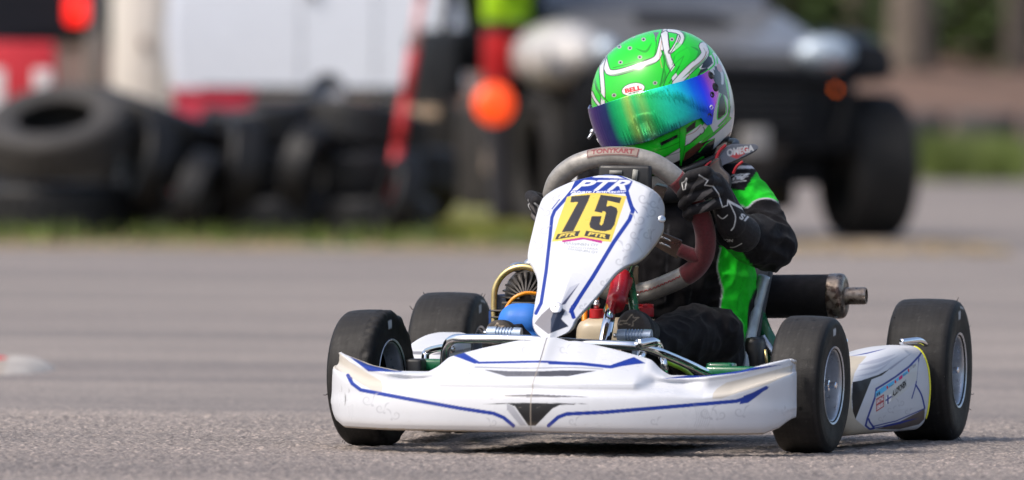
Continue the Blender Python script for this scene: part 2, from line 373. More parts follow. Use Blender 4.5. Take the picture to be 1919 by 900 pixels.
# ------------------------------------------------------------------ wheels
def tyre_mesh(name, R, W, parent, worn, hair, side, spin=0):
    h = [(-.46*W, .0660), (-.475*W, .0705), (-.485*W, .082), (-.5*W, R*.76), (-.497*W, R*.87), (-.468*W, R*.940), (-.430*W, R*.968), (-.405*W, R*.980), (-.36*W, R*.987), (-.2*W, R*.996), (0, R)]
    prof = h+[(-a, b) for a, b in h[:-1][::-1]]; P = cr(prof, 64); n = 200
    th = np.linspace(0, 2*PI, n, endpoint=False); V = np.zeros((64, n, 3)); C = np.zeros((64, n, 3))
    for i, (a, r) in enumerate(P):
        f = abs(a)/(W/2); tread = r > R*.955; shoulder = R*.90 < r <= R*.965
        for k, t in enumerate(th):
            q = mnoise.noise(Vector((math.cos(t)*5, math.sin(t)*5, a*60))); q2 = mnoise.noise(Vector((math.cos(t)*26, math.sin(t)*26, a*22+9)))
            rr = r+(.0006*q2 if tread else 0)
            if worn and a > 0 and R*.93 < r < R*.992: rr += (.0042 if R < .13 else .0012)*mnoise.noise(Vector((math.cos(t)*13, math.sin(t)*13, 3+a*60)))+.0012*mnoise.noise(Vector((math.cos(t)*40, math.sin(t)*40, 3+a*40)))
            am = a*(1+.014*max(0, math.sin(r*1500))**6) if R*.7 < r < R*.94 else a      # mould lines
            V[i, k] = (am, rr*math.cos(t), rr*math.sin(t))
            c = .020 if tread else (.008 if shoulder else .0035)
            c *= 1+.14*q+.10*q2+(.35*mnoise.noise(Vector((a*420, math.cos(t)*1.2, math.sin(t)*1.2))) if tread else .10*math.sin(r*1500)); c = c*1.7 if (tread and mnoise.noise(Vector((math.cos(t)*70, math.sin(t)*70, a*560+5))) > .55) else c; C[i, k] = (c*1.05, c, c*.98)
            if R < .13 and tread and abs((t+spin) % (PI/2)-.33) < .022 and abs(abs(a)-.017) < .0030: C[i, k] = (.006, .006, .006)
            if not tread and a > 0:                                        # stickers on the wall
                if abs((t+spin) % (2*PI)-1.72) < .10 and R*.73 < r < R*.84: C[i, k] = (.42, .44, .46)
                if R > .13 and 1.35 < (t+spin) % (2*PI) < 1.62 and abs(r-R*.89) < .0022: C[i, k] = (.35, .35, .35)
    m = MB(); vf = (V.reshape(-1, 3), [q[::-1] for q in gridf(64, n, False, True)]); m.add(vf); cols = [C.reshape(-1, 3)]
    for k in range(hair):                                                  # moulding hairs and rubber crumbs
        t = random.uniform(0, 2*PI); sg = random.choice((-1, 1)); a = sg*W*random.uniform(.38, .47); L_ = random.uniform(.004, .012)
        d = np.array([0, math.cos(t), math.sin(t)]); tt = np.array([0, -math.sin(t), math.cos(t)]); p = np.array([a, 0, 0])+d*(R*.955)
        vf = tube([p, p+d*L_*.6+tt*L_*random.uniform(-.2, .4)+np.array([sg*L_*.3, 0, 0]), p+d*L_+tt*L_*random.uniform(-.2, 1.0)+np.array([sg*L_*.5, 0, 0])], [.0009, .0004], 5, 6)
        m.add(vf); cols.append(np.full((len(vf[0]), 3), .02))
    o = m.build('tyre', M_rubber, parent); paint(o.data, np.concatenate(cols)); return o
def wheel(x, v, R, W, steer, side, worn=False, hair=0, spin=0, camber=0):
    m = MB(); w2 = W*.46
    for s in (1, -1):
        pr = [(s*w2*1.03, .0685), (s*w2*1.06, .0705), (s*w2*1.06, .0725), (s*w2*1.0, .0715), (s*w2*.99, .0665), (s*w2*.90, .0635), (s*w2*.5, .0615), (s*w2*.22, .060)]
        vf = lathe(cr(pr, 26).tolist(), 72); m.add(vf if s < 0 else (vf[0], [q[::-1] for q in vf[1]]))
    m.add(lathe(cr([(side*w2*.22, .0615), (side*w2*.12, .054), (side*w2*.05, .040), (side*w2*.18, .030), (side*w2*.20, .022), (side*w2*.20, .002)], 24).tolist(), 72), 1)
    m.add(lathe([(side*w2*.21, .024), (side*w2*.55, .0225), (side*w2*.58, .012)], 36, cap=True))
    o = m.build('wheel', [M_rim, M_dish_shade], kart, angle=50); o.location = (x, v, R-.001); o.rotation_euler = (spin, camber, steer)
    tyre_mesh('tyre', R, W, o, worn, hair, side, spin)
    m = MB(); m.add(lathe([(0, .011), (side*.012, .011), (side*.013, .009)], 6, cap=True), 0); m.add(lathe([(0, .0065), (side*.024, .0065), (side*.026, .005)], 16, cap=True))
    n_ = m.build('axle_nut', M_chrome, o, angle=30); n_.location = (side*w2*.57, 0, 0)
    for k in range(3):
        t = 2*PI*k/3+.5; b = MB().add(lathe([(0, .006), (side*.007, .006), (side*.009, .0035)], 6, cap=True)).build('bolt', M_chrome, o, angle=30); b.location = (side*w2*.21, .036*math.cos(t), .036*math.sin(t))
    return o
ST = R_(-3.0)
wheel(-.419, 0, .1270, .090, R_(-6.5), -1, True, 4, .7, R_(-1.5))
wheel(.415, 0, .1270, .097, ST, 1, False, 2, 0, R_(1.0))
wheel(-.480, .87, .1365, .122, 0, -1, True, 26, 0)
wheel(.465, .87, .1365, .124, 0, 1, False, 30, 0)
ax = MB().add(tube([(-.47, .87, .1365), (.47, .87, .1365)], .0125, 16, 2, smooth=False)).build('rear_axle', M_alu, kart)
MB().add(bev_box(.012, .17, .17, .004, (.12, .87, .1365))).build('brake_disc', M_alu, kart)
for s in (-1, 1):
    st = MB().add(tube([(s*.30, .02, .125), (s*.36, .01, .127), (s*.40, 0, .127)], .010, 12)).add(bev_box(.03, .05, .075, .006, (s*.335, .01, .125)))
    st.build('stub_axle', M_blk, kart)

# ------------------------------------------------------------------ front fairing
def fairing():
    half = np.array([(0, -.440), (.05, -.438), (.10, -.431), (.16, -.417), (.22, -.396), (.28, -.367), (.34, -.327), (.385, -.286), (.415, -.248), (.432, -.212), (.436, -.175)])
    path = cr(half, 430)
    a = path[:, 0]; Lx = np.r_[0, np.cumsum(np.linalg.norm(np.diff(path, axis=0), axis=1))]
    T = np.gradient(path, axis=0); T /= np.linalg.norm(T, axis=1)[:, None]; Nn = np.stack([-T[:, 1], T[:, 0]], 1)   # inward / rearward normal
    Nn = Nn*.25+np.array([0, .75]); Nn /= np.linalg.norm(Nn, axis=1)[:, None]
    si = np.interp
    ztop = si(a, [0, .012, .05, .10, .13, .175, .200, .218, .235, .30, .36, .405, .432, .436], [.2115, .2135, .209, .198, .192, .181, .174, .157, .147, .1465, .156, .170, .177, .171])
    k = np.ones(9)/9; ztop = np.convolve(np.pad(ztop, 4, 'edge'), k, 'valid')
    otop = si(a, [0, .10, .19, .235, .30, .38, .43, .436], [.135, .135, .120, .092, .085, .062, .034, .026])
    zc = si(a, [0, .25, .30, .345, .40, .43, .436], [.119, .118, .112, .118, .137, .148, .151]); fb = np.clip((a-.26)/.05, 0, 1); fb = fb*fb*(3-2*fb)
    hood = np.clip((.215-a)/.035, 0, 1); hood = hood*hood*(3-2*hood)
    fin = np.clip((a-.25)/.15, 0, 1); fin = fin*fin*(3-2*fin); endc = np.clip((a-.40)/.036, 0, 1)
    zb = si(a, [0, .3, .395, .418, .436], [.047, .044, .045, .056, .074])
    rows = []
    def row(off, z): rows.append(np.stack([path[:, 0]+Nn[:, 0]*off, path[:, 1]+Nn[:, 1]*off, z], 1))
    row(.10+0*a, zb+.003); row(.03+0*a, zb-.004); row(.009+0*a, zb-.003); row(.003+0*a, zb+.003); row(0*a, zb+.012)
    row(-.002+0*a, .082+.006*endc); row(.001+0*a, np.minimum(.105, zc-.010)+.0*a)
    zl = .120+.002*hood
    row(.004+.005*(1-fb), zc-.003)
    row((.013+.013*(1-hood))*(1-fb)+.017*fb, zc+.003)
    row((.014*hood+.045*(1-hood))*(1-fb)+.025*fb, (.127+.001*hood)*(1-fb)+(zc+(ztop-zc)*.35)*fb)
    row((.022*hood+.060*(1-hood))*(1-fb)+.027*fb, (.136*hood+.134*(1-hood))*(1-fb)+(zc+(ztop-zc)*.7)*fb)
    row(otop*.62*(1-fb)+.028*fb, (.136+(ztop-.136)*.5)*(1-fb)+(ztop-.002)*fb)
    row(otop*.90*(1-fb)+(otop*.35+.02)*fb, (.136+(ztop-.136)*.90)*(1-fb)+(ztop+.0005)*fb); row(otop, ztop); row(otop+.007, ztop-.002); row(otop+.010, ztop-.012); row(otop+.008, ztop-.040)
    Rw = np.array(rows)                         # rows x stations x 3
    out = []
    NR = 200
    for j in range(Rw.shape[1]): out.append(cr(Rw[:, j], NR))
    H = np.array(out)                            # stations x 150 x 3
    # centre keel of the hood
    kx = np.exp(-(H[..., 0]/.014)**2); kz = np.clip((H[..., 2]-.125)/.05, 0, 1); H[..., 1] -= .010*kx*kz
    kx2 = np.exp(-((H[..., 0]-.036)/.016)**2)*np.clip((H[..., 2]-.15)/.05, 0, 1); H[..., 2] -= .004*kx2
    Lh = H.copy()[::-1]; Lh[..., 0] *= -1; P = np.concatenate([Lh[:-1], H]); P[..., 0] -= .008
    c = Canvas(600, 1510, 610, 830, .5, WHITE)
    def both(fn, *a_): fn(*a_)
    # left half of the picture
    c.poly([(636, 660), (655, 678), (690, 700), (714, 714), (718, 724), (715, 738), (694, 730), (668, 714), (645, 699), (622, 690)], SCOOP_SHADE)  # cream-tinted shading of the concave scoop, painted into the colour
    c.poly([(644, 658), (700, 676), (758, 690), (752, 697), (690, 696), (664, 676)], BLUE)
    c.line([(652, 704), (660, 719), (676, 731), (760, 747), (860, 765), (925, 775), (944, 783), (962, 798)], 7, BLUE, sm=False)
    c.poly([(650, 702), (660, 708), (662, 722), (653, 714)], BLUE)
    c.line([(1028, 798), (1046, 782), (1062, 776), (1130, 773), (1240, 764), (1380, 752), (1396, 747), (1436, 727)], 7, BLUE, sm=False)
    c.poly([(1394, 742), (1443, 724), (1420, 742), (1402, 755), (1385, 758)], BLUE)
    c.poly([(1238, 710), (1300, 708), (1380, 700), (1470, 683), (1400, 690), (1320, 700)], BLUE)
    c.poly([(1335, 748), (1336, 738), (1344, 728), (1362, 717), (1400, 708), (1470, 689), (1486, 684), (1484, 700), (1440, 720), (1385, 736), (1350, 748)], SCOOP_SHADE)  # right-hand scoop, its shading painted in the same cream tone
    # hood stripes
    c.poly([(845, 665), (868, 660), (900, 679), (890, 682)], BLUE); c.line([(896, 680), (950, 679), (1012, 678), (1062, 680)], 4, BLUE); c.line([(1030, 680), (1090, 682), (1145, 688), (1180, 680)], 6, BLUE, sm=False)
    c.poly([(1140, 686), (1188, 669), (1210, 681), (1190, 683), (1142, 690)], BLUE)
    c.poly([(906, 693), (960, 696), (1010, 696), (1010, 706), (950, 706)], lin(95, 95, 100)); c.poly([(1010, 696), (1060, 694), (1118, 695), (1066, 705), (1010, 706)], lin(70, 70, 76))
    c.line([(890, 688), (960, 690), (1012, 690), (1075, 689), (1130, 692)], 1.6, lin(120, 120, 130))
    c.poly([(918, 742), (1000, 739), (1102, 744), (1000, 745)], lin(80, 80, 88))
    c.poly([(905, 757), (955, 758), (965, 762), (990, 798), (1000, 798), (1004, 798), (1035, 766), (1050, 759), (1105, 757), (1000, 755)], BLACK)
    c.poly([(950, 757), (963, 763), (987, 798), (975, 798), (950, 768)], PALE)
    for (x, y, r, s_) in ((688, 750, 11, 1), (712, 766, 9, 1), (742, 778, 9, -1), (1322, 774, 12, 1), (1352, 778, 9, -1), (1385, 772, 10, 1), (925, 792, 7, -1), (1072, 790, 7, 1), (985, 655, 9, 1), (1180, 650, 8, -1), (1055, 655, 8, 1), (1225, 790, 7, 1)): swirl(c, x, y, r, PALE, .55, s_)
    for k in range(7): c.line([(1300+4*k, 758+k), (1306+4*k, 780+k), (1301+4*k, 800)], 1.2, PALE, .5)
    for (x, y, l, al) in ((646, 735, 26, .8), (653, 728, 9, .4), (639, 722, 14, .25), (1470, 760, 8, .3)): c.line([(x, y), (x+1.5, y+l*.5), (x, y+l)], 2, (.05, .045, .04), al, taper=True)
    r = np.random.default_rng(5)
    for k in range(26):                              # rubber scuffs on the corners and along the lower edge
        x = r.choice([r.uniform(625, 700), r.uniform(1380, 1486), r.uniform(700, 1400)]); y = r.uniform(762, 806) if r.random() < .7 else r.uniform(700, 760); c.line([(x, y), (x+r.uniform(5, 28), y+r.uniform(-3, 3))], r.uniform(1.0, 3.2), (.06, .055, .05), r.uniform(.08, .30), taper=True)
    for k in range(150):                             # grit, rubber marks
        x = r.uniform(622, 1488); y = r.uniform(640, 808); c.line([(x, y), (x+r.uniform(-9, 9), y+r.uniform(-1.5, 1.5))], r.uniform(.5, 1.3), (.25, .22, .19), r.uniform(.08, .35))
    c.done()
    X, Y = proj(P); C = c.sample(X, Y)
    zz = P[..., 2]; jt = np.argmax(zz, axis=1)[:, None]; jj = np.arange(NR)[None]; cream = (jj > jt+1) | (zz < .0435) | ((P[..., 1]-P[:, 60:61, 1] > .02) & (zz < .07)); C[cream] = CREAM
    dirt = np.clip((.064-zz)/.02, 0, 1)[..., None]*.35; C = C*(1-dirt)+np.array((.30, .22, .15))*dirt
    seam = np.exp(-((P[..., 0]+.008)/.0011)**2)[..., None]*.8; C = C*(1-seam)+np.array((.28, .24, .2))*seam
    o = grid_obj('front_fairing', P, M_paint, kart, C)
    mod = o.modifiers.new('thick', 'SOLIDIFY'); mod.thickness = .003; mod.offset = -1; face_to(o, (0, -1, .3))
    return o
FR = fairing()

# ------------------------------------------------------------------ number panel (nose cone)
def panel():
    Rb = [(1137, 327), (1165, 330), (1188, 338), (1212, 349), (1230, 361), (1240, 374), (1245, 391), (1243, 412), (1243, 429), (1232, 450), (1213, 475), (1196, 490), (1175, 500), (1155, 515), (1129, 547), (1105, 573), (1082, 598), (1074, 613), (1065, 623), (1048, 631), (1027, 638)]
    Lb = [(1137, 327), (1105, 332), (1074, 340), (1052, 349), (1036, 357), (1022, 367), (1015, 376), (1007, 398), (999, 430), (992, 460), (989, 479), (990, 490), (998, 503), (1006, 522), (1007, 540), (1003, 565), (999, 592), (998, 606), (1001, 618), (1010, 630), (1025, 638)]
    Rb, Lb = cr(Rb, 400), cr(Lb, 400); NY, NX = 300, 220
    t = np.linspace(0, 1, NY); ys = 327.3+(637.6-327.3)*(.5-.5*np.cos(PI*t))*.35+(637.6-327.3)*t*.65
    P = np.zeros((NY, NX, 3)); PX = np.zeros((NY, NX)); PY = np.zeros((NY, NX)); u = np.linspace(-1, 1, NX); u = np.sign(u)*(1-(1-np.abs(u))**1.25)
    for i, y in enumerate(ys):
        xr = np.interp(y, Rb[:, 1], Rb[:, 0]); xl = np.interp(y, Lb[:, 1], Lb[:, 0]); xc = (xl+xr)/2; hw = (xr-xl)/2
        ax_ = 1133-(y-330)*.345                         # line of the keel
        for j, uu in enumerate(u):
            x = xc+hw*uu; v0 = -.305+(638-y)/311*.40; d = (x-ax_)/1000
            low = np.clip((y-470)/90, 0, 1); v = v0+2.2*d*d*(1-low)+low*(.55*abs(d)+0)+0
            v += 9*max(0, abs(d)-.085)**2*4*(1-low)
            e = min(1-abs(uu), (y-327)/60/1, (638.5-y)/40); e = max(e, 0); rim = max(0, 1-e/.10); v += .010*rim**2.5
            v += -.006*math.exp(-((x-ax_)/9)**2)*np.clip((y-520)/60, 0, 1)
            PX[i, j], PY[i, j] = x, y; P[i, j] = K(x, y, v)
    c = Canvas(980, 1255, 318, 645, .45, WHITE)
    z1 = lambda p: np.asarray(p, float)/5.625+np.array([1020, 320])      # traced off the plate, 5.6 times enlarged
    z2 = lambda p: np.asarray(p, float)/2.368+np.array([960, 260])
    c.tf = z2
    # blue outlines
    c.line([(262, 235), (240, 262), (188, 320), (176, 350), (168, 430), (150, 590), (128, 730), (105, 775)], 6.5, BLUE, sm=False)
    c.line([(508, 235), (520, 275), (535, 320), (520, 360), (450, 460), (360, 610), (262, 760), (272, 792)], 7.5, BLUE, sm=False)
    c.line([(528, 290), (555, 330)], 2, BLUE); c.line([(210, 270), (176, 312)], 2, BLUE)
    c.poly([(105, 775), (128, 730), (140, 690), (122, 740)], BLUE); c.poly([(250, 770), (262, 740), (300, 720), (272, 765), (284, 800)], BLUE)
    # tip
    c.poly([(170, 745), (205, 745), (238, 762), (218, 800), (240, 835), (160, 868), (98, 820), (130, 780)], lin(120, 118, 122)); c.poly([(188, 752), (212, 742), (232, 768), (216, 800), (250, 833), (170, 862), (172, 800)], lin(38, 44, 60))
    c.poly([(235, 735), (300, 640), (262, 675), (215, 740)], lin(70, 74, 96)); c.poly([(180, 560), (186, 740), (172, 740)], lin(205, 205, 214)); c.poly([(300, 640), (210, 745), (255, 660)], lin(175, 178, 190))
    # upper sticker
    c.poly([(282, 180), (345, 170), (350, 158), (470, 158), (520, 182), (535, 190), (510, 245), (255, 240), (262, 222)], BLUE)
    c.poly([(385, 165), (465, 165), (500, 178), (370, 172)], WHITE)
    c.tf = z1
    c.poly([(510, 72), (525, 48), (720, 52), (728, 75)], WHITE)
    for (ch, q) in (('P', [(295, 205), (375, 182), (515, 98), (330, 118)]),): pass
    c.text('PTR', (292, 208), (862, 205), (925, 96), (345, 100), WHITE, .03, .28)
    c.text('PrivateTentRacing', (272, 243), (858, 240), (868, 205), (280, 212), lin(225, 228, 240), .012, .25)
    YEL = (.60, .46, .08)
    c.poly([(240, 275), (450, 236), (640, 236), (868, 270), (785, 510), (705, 752), (600, 745), (400, 705), (200, 738), (80, 750), (150, 520)], YEL)
    DK = lin(50, 48, 50)
    c.poly([(286, 270), (486, 254), (464, 318), (306, 640), (182, 650), (356, 332), (274, 334)], DK)
    c.poly([(595, 254), (815, 284), (795, 345), (668, 316), (655, 378), (700, 368), (762, 392), (774, 430), (740, 570), (705, 622), (640, 640), (540, 630), (482, 600), (476, 560), (500, 480), (606, 478), (584, 565), (600, 580), (618, 560), (650, 445), (640, 430), (615, 428), (612, 446), (528, 430)], DK)
    for (a, b_, cc, d_) in (((112, 728), (355, 690), (380, 632), (140, 668)), ((420, 688), (682, 728), (697, 672), (442, 632))):
        c.poly([a, b_, cc, d_], DK); i = lambda p, q, t_: tuple(np.array(p)*(1-t_)+np.array(q)*t_)
        A4, B4, C4, D4 = (np.array(q, float) for q in (a, b_, cc, d_)); q = lambda u, v_: tuple((1-v_)*((1-u)*A4+u*B4)+v_*((1-u)*D4+u*C4)); c.text('PTR', q(.12, .2), q(.86, .2), q(.9, .86), q(.16, .86), YEL, .04, .0)
    c.poly([(190, 735), (400, 703), (612, 738), (607, 766), (420, 725), (190, 756)], lin(160, 30, 120))
    c.text('MASSINEN OY', (205, 780), (570, 800), (572, 772), (210, 752), lin(110, 120, 125), .0)
    c.text('MAKKUTARRA', (262, 812), (566, 838), (566, 818), (262, 795), lin(120, 120, 130), .0)
    c.text('MASSINEN OY', (255, 838), (565, 876), (567, 850), (255, 818), lin(110, 120, 125), .0)
    c.tf = lambda p: np.asarray(p, float)
    for (x, y, r_, s_) in ((1205, 372, 11, 1), (1222, 398, 9, -1), (1200, 412, 10, -1), (1188, 440, 9, 1), (1212, 440, 8, 1), (1176, 462, 9, -1), (1026, 398, 7, -1), (1018, 432, 7, 1), (1012, 460, 7, -1), (1160, 490, 8, 1), (1225, 382, 9, 1), (1040, 372, 6, 1), (1130, 530, 6, 1), (1090, 575, 5, 1)): swirl(c, x, y, r_, PALE, .6, s_, 3)
    r = np.random.default_rng(9)
    for k in range(60): x = r.uniform(990, 1240); y = r.uniform(335, 635); c.line([(x, y), (x+r.uniform(-6, 6), y+r.uniform(-2, 3))], r.uniform(.4, .9), (.3, .28, .26), r.uniform(.1, .3))
    c.line([(1186, 450), (1196, 460), (1204, 474)], 1.3, (.4, .4, .42), .8)
    c.done(); C = c.sample(PX, PY)
    # rolled edge
    m = MB(); m.add((P.reshape(-1, 3), gridf(NY, NX))); cols = [C.reshape(-1, 3)]
    bd = np.concatenate([P[0, :], P[1:, -1], P[-1, -2::-1], P[-2:0:-1, 0]]); nb = len(bd); cen = P[NY//2, NX//2]
    inw = (cen-bd); inw[:, 1] = 0; inw /= np.linalg.norm(inw, axis=1)[:, None]+1e-9
    ring = np.stack([bd, bd+inw*.0005+np.array([0, .006, 0]), bd+inw*.004+np.array([0, .018, -.004]), bd+inw*.010+np.array([0, .020, -.004])])
    m.add((ring.reshape(-1, 3), gridf(4, nb, False, True))); cols.append(np.tile(np.array(CREAM)*1.05, (4*nb, 1)))
    o = m.build('number_panel', M_paint, kart); paint(o.data, np.concatenate(cols))
    o['label'] = 'white pointed front panel with black 75 on yellow'
    for (px, py, v) in ((1043, 577, -.235), (1240, 411, .045)):
        nx = .0 if px < 1100 else .7; k_ = 1 if px < 1100 else .62; q = MB().add(lathe([(0, .0115*k_), (.002, .011*k_), (.0035, .007*k_), (.0035, .003*k_), (.001, .003*k_)], 28, 'y', True)); q.build('panel_bolt', M_alu, o, angle=35).location = K(px, py, v-.004)
        bpy.data.objects[o.children[-1].name].rotation_euler = (R_(180 if px < 1100 else 180)-R_(30 if px < 1100 else 15), 0, 0 if px < 1100 else R_(25))
    return o
PN = panel()

# ------------------------------------------------------------------ bars, column, pedals, tank
def part(name, vfs, m, parent=None, angle=None, smooth=True):
    b = MB()
    for q in (vfs if isinstance(vfs, list) else [vfs]): b.add(q)
    return b.build(name, m, parent or kart, smooth, angle)
kp = lambda L_: [K(*q) for q in L_]
part('bumper_bar', [tube(kp([(832, 700, -.12), (836, 655, -.13), (848, 637, -.15), (880, 635, -.17), (990, 637, -.19), (1090, 644, -.19), (1180, 648, -.18), (1212, 652, -.16), (1240, 662, -.13), (1285, 681, -.06), (1330, 703, .02)]), .0088, 14, 90),
                    tube(kp([(1205, 655, -.16), (1196, 690, -.16)]), .0085, 12, 6, smooth=False), tube(kp([(1243, 663, -.12), (1246, 705, -.12)]), .0065, 12, 6, smooth=False),
                    tube(kp([(1196, 645, -.19), (1222, 641, -.16), (1232, 647, -.13), (1236, 660, -.12)]), .0095, 12)], M_chrome)
part('side_bar', tube(kp([(798, 700, .10), (797, 668, .10), (803, 659, .10), (832, 652, .02), (846, 655, -.04)]), .0075, 12), M_chrome)
part('steering_column', [tube(kp([(1130, 658, .02), (1151, 545, .215)]), .0115, 18, 4, smooth=False), tube(kp([(1158, 530, .24), (1175, 500, .29), (1190, 430, .325)]), .011, 14, 5)], M_chrome)
col_ = part('column_collar', tube(kp([(1153, 571, .165), (1160, 545, .215), (1164, 516, .25)]), [.0180, .0190, .0175], 22, 6), M_redm)
part('collar_clamp', bev_box(.012, .03, .05, .004, K(1178, 545, .25)), M_redm, col_)
# fuel tank between the feet
tk = fuse('fuel_tank', MB().add(bev_box(.150, .12, .145, .034, K(1160, 668, .24), seg=6)), .003, 8); tk_o = link('fuel_tank', tk, kart, M_tank)
cap = [lathe([(-.011, .022), (-.010, .0235), (.006, .0235), (.0085, .021), (.0090, .004)], 24, 'z', True)]
for k in range(3): cap.append(bev_box(.046, .010, .006, .002, (0, 0, .010), rz(k*PI/3)))
c1 = part('fuel_cap', cap, M_red, tk_o, 35); c1.location = K(1202, 583, .22)
c2 = part('breather_cap', lathe([(-.009, .0125), (-.008, .0135), (.008, .0135), (.009, .012), (.009, .002)], 20, 'z', True), M_red, tk_o, 35); c2.location = K(1118, 588, .21)
part('hose_fitting', [tube(kp([(1118, 578, .21), (1118, 562, .21)]), .0055, 12, 4, smooth=False), tube(kp([(1118, 572, .21), (1118, 569, .21)]), .007, 12, 3, smooth=False)], M_alu, tk_o)
part('fuel_hose', [tube(kp([(1118, 564, .21), (1122, 540, .22), (1134, 520, .25)]), .004, 10, 14), tube(kp([(1095, 604, .20), (1096, 582, .21)]), .0052, 10, 8)], M_amber, tk_o)
def pedal(x0, x1, y, v, dy):
    a, b_ = K(x0, y, v), K(x1, y+dy, v); d = b_-a; L_ = np.linalg.norm(d); pr = [(0, .002), (0, .0115), (L_*.22, .0125)]
    for k in range(6): s = L_*(.26+.09*k); pr += [(s, .0125), (s+.0012, .0098), (s+.003, .0098), (s+.0042, .0125)]
    pr += [(L_, .0125), (L_, .002)]; v_, f_ = lathe(pr, 24); Rm = np.array(Vector((1, 0, 0)).rotation_difference(Vector(d)).to_matrix())
    o = part('pedal', [xf((v_, f_), Rm, a), tube([a+(b_-a)*.5, a+(b_-a)*.5+np.array([0, .02, -.12])], .006, 10, 3, smooth=False)], M_pedal, None, 30)
    part('pedal_screw', tube([a-(b_-a)/L_*.008, a], .004, 8, 3, smooth=False), M_alu, o); return o
pedal(914, 977, 624, -.05, 3); pedal(1158, 1221, 629, -.04, 1)

# chassis tubes
fr = [tube([(s*.30, .0, .075), (s*.27, -.12, .06), (s*.20, -.22, .055), (0, -.25, .055)], .014, 12) for s in (-1, 1)]
fr += [tube([(s*.30, .0, .075), (s*.28, .2, .055), (s*.33, .5, .055), (s*.31, .87, .08)], .014, 12) for s in (-1, 1)]
fr += [tube([(-.28, .25, .055), (.28, .25, .055)], .013, 12, 3, smooth=False), tube([(-.31, .8, .07), (.31, .8, .07)], .013, 12, 3, smooth=False)]
fr += [tube(kp([(1404, 571, .62), (1418, 590, .66), (1432, 622, .68), (1448, 655, .68), (1450, 690, .66)]), .0155, 14)]
fr += [tube(kp([(1110, 640, .33), (1178, 505, .33)]), .009, 12, 3, smooth=False), tube(kp([(1200, 640, .12), (1176, 510, .30)]), .010, 12, 3, smooth=False)]
fr += [bev_box(.09, .05, .022, .006, K(810, 684, .05)), bev_box(.12, .06, .02, .006, K(1385, 697, .05)), bev_box(.05, .05, .03, .006, K(1352, 695, .1))]
part('chassis_frame', fr, M_green)
part('floor_tray', bev_box(.40, .62, .006, .002, (0, .02, .042)), M_blk)
part('throttle_cable', tube(kp([(1240, 672, .0), (1258, 682, .02), (1280, 692, .08), (1296, 705, .14)]), .0045, 8), M_lime)
part('brake_rod', tube(kp([(1236, 668, .05), (1262, 705, .3)]), .004, 8, 3, smooth=False), M_chrome)
for s in (-1, 1): part('tie_rod', tube([(s*.03, .10, .10), (s*.30, .05, .12)], .006, 10, 3, smooth=False), M_alu)

# ------------------------------------------------------------------ steering wheel
WC = K(1185, 425, .30); WN = np.array([0, math.cos(R_(28)), math.sin(R_(28))])
wp = lambda px, py, o=0: KPl(px, py, WC+WN*o, WN)
rimpx = [(1037, 360), (1050, 332), (1078, 310), (1112, 298), (1148, 294), (1188, 296), (1222, 305), (1252, 323), (1276, 345), (1298, 373), (1313, 405), (1322, 440), (1320, 474), (1306, 500), (1284, 517), (1250, 533), (1215, 546), (1180, 550), (1140, 544), (1100, 520), (1068, 488), (1044, 445), (1034, 400)]
Q = cr([wp(*p) for p in rimpx], 200, True)
ppx, ppy = proj(Q)
def rim_part(name, sel, m, r, parent):
    idx = np.where(sel)[0]; brk = np.where(np.diff(idx) > 1)[0]
    if len(brk): idx = np.r_[idx[brk[0]+1:], idx[:brk[0]+1]]
    idx = np.r_[idx[0]-1, idx, (idx[-1]+1) % 200]; return part(name, tube(Q[idx], r, 22, len(idx), smooth=False), m, parent)
ring = MB().add(tube(Q, .0150, 16, 200, True, smooth=False)).build('steering_wheel', M_steel, kart)
sp = prism([wp(1228, 431), wp(1278, 452), wp(1270, 486), wp(1226, 462)], WN*.004, .001); MB().add(sp).add(prism([wp(1228, 347), wp(1250, 352), wp(1238, 385), wp(1215, 380)], WN*.012, .002)).add(prism([wp(1170, 380), wp(1240, 380), wp(1238, 450), wp(1200, 470), wp(1172, 455)], WN*.005, .001)).add(prism([wp(1176, 540), wp(1190, 500), wp(1196, 500), wp(1196, 556), wp(1184, 562)], WN*.005, .001)).add(prism([wp(1060, 420), wp(1180, 410), wp(1180, 440), wp(1060, 450)], WN*.004, .001)).build('spoke_plate', M_steel, ring, angle=30)
slots = [prism([wp(1232+3, 440+k*12, -.001), wp(1258, 450+k*12, -.001), wp(1258, 453+k*12, -.001), wp(1232+3, 443+k*12, -.001)], -WN*.0015) for k in range(2)]
part('spoke_slot', slots, M_chrome, ring)
ANG = np.degrees(np.arctan2(-(ppy-425), ppx-1185))
red = ((ANG > -48) & (ANG < 42)) | (ANG > 137) | (ANG < -160)
rim_part('suede_grip', (ANG > -42) & (ANG < 47), M_suede, .0195, ring)
rim_part('suede_grip', (ANG > 162) | (ANG < -140), M_suede, .0195, ring)
rim_part('grey_grip', (ANG >= 46) & (ANG <= 163), M_grey, .0192, ring)
rim_part('grey_grip', (ANG >= -141) & (ANG <= -41), M_grey, .0190, ring)
part('spoke_cover', tube([wp(1272, 467), wp(1296, 478), wp(1312, 484)], [.0165, .018, .020], 18, 8, flat=.75), M_suede, ring)
st = [tube([Q[k]-WN*.017+(Q[(k+1) % 200]-Q[k-1])*.0+(WC-Q[k])/np.linalg.norm(WC-Q[k])*(.010+.002*(-1)**k), Q[k]-WN*.0165+(Q[(k+1) % 200]-Q[k])*.6+(WC-Q[k])/np.linalg.norm(WC-Q[k])*(.010-.002*(-1)**k)], .0009, 5, 2, smooth=False) for k in range(200) if -92 < ANG[k] < -42]
part('stitching', st, M_red, ring)
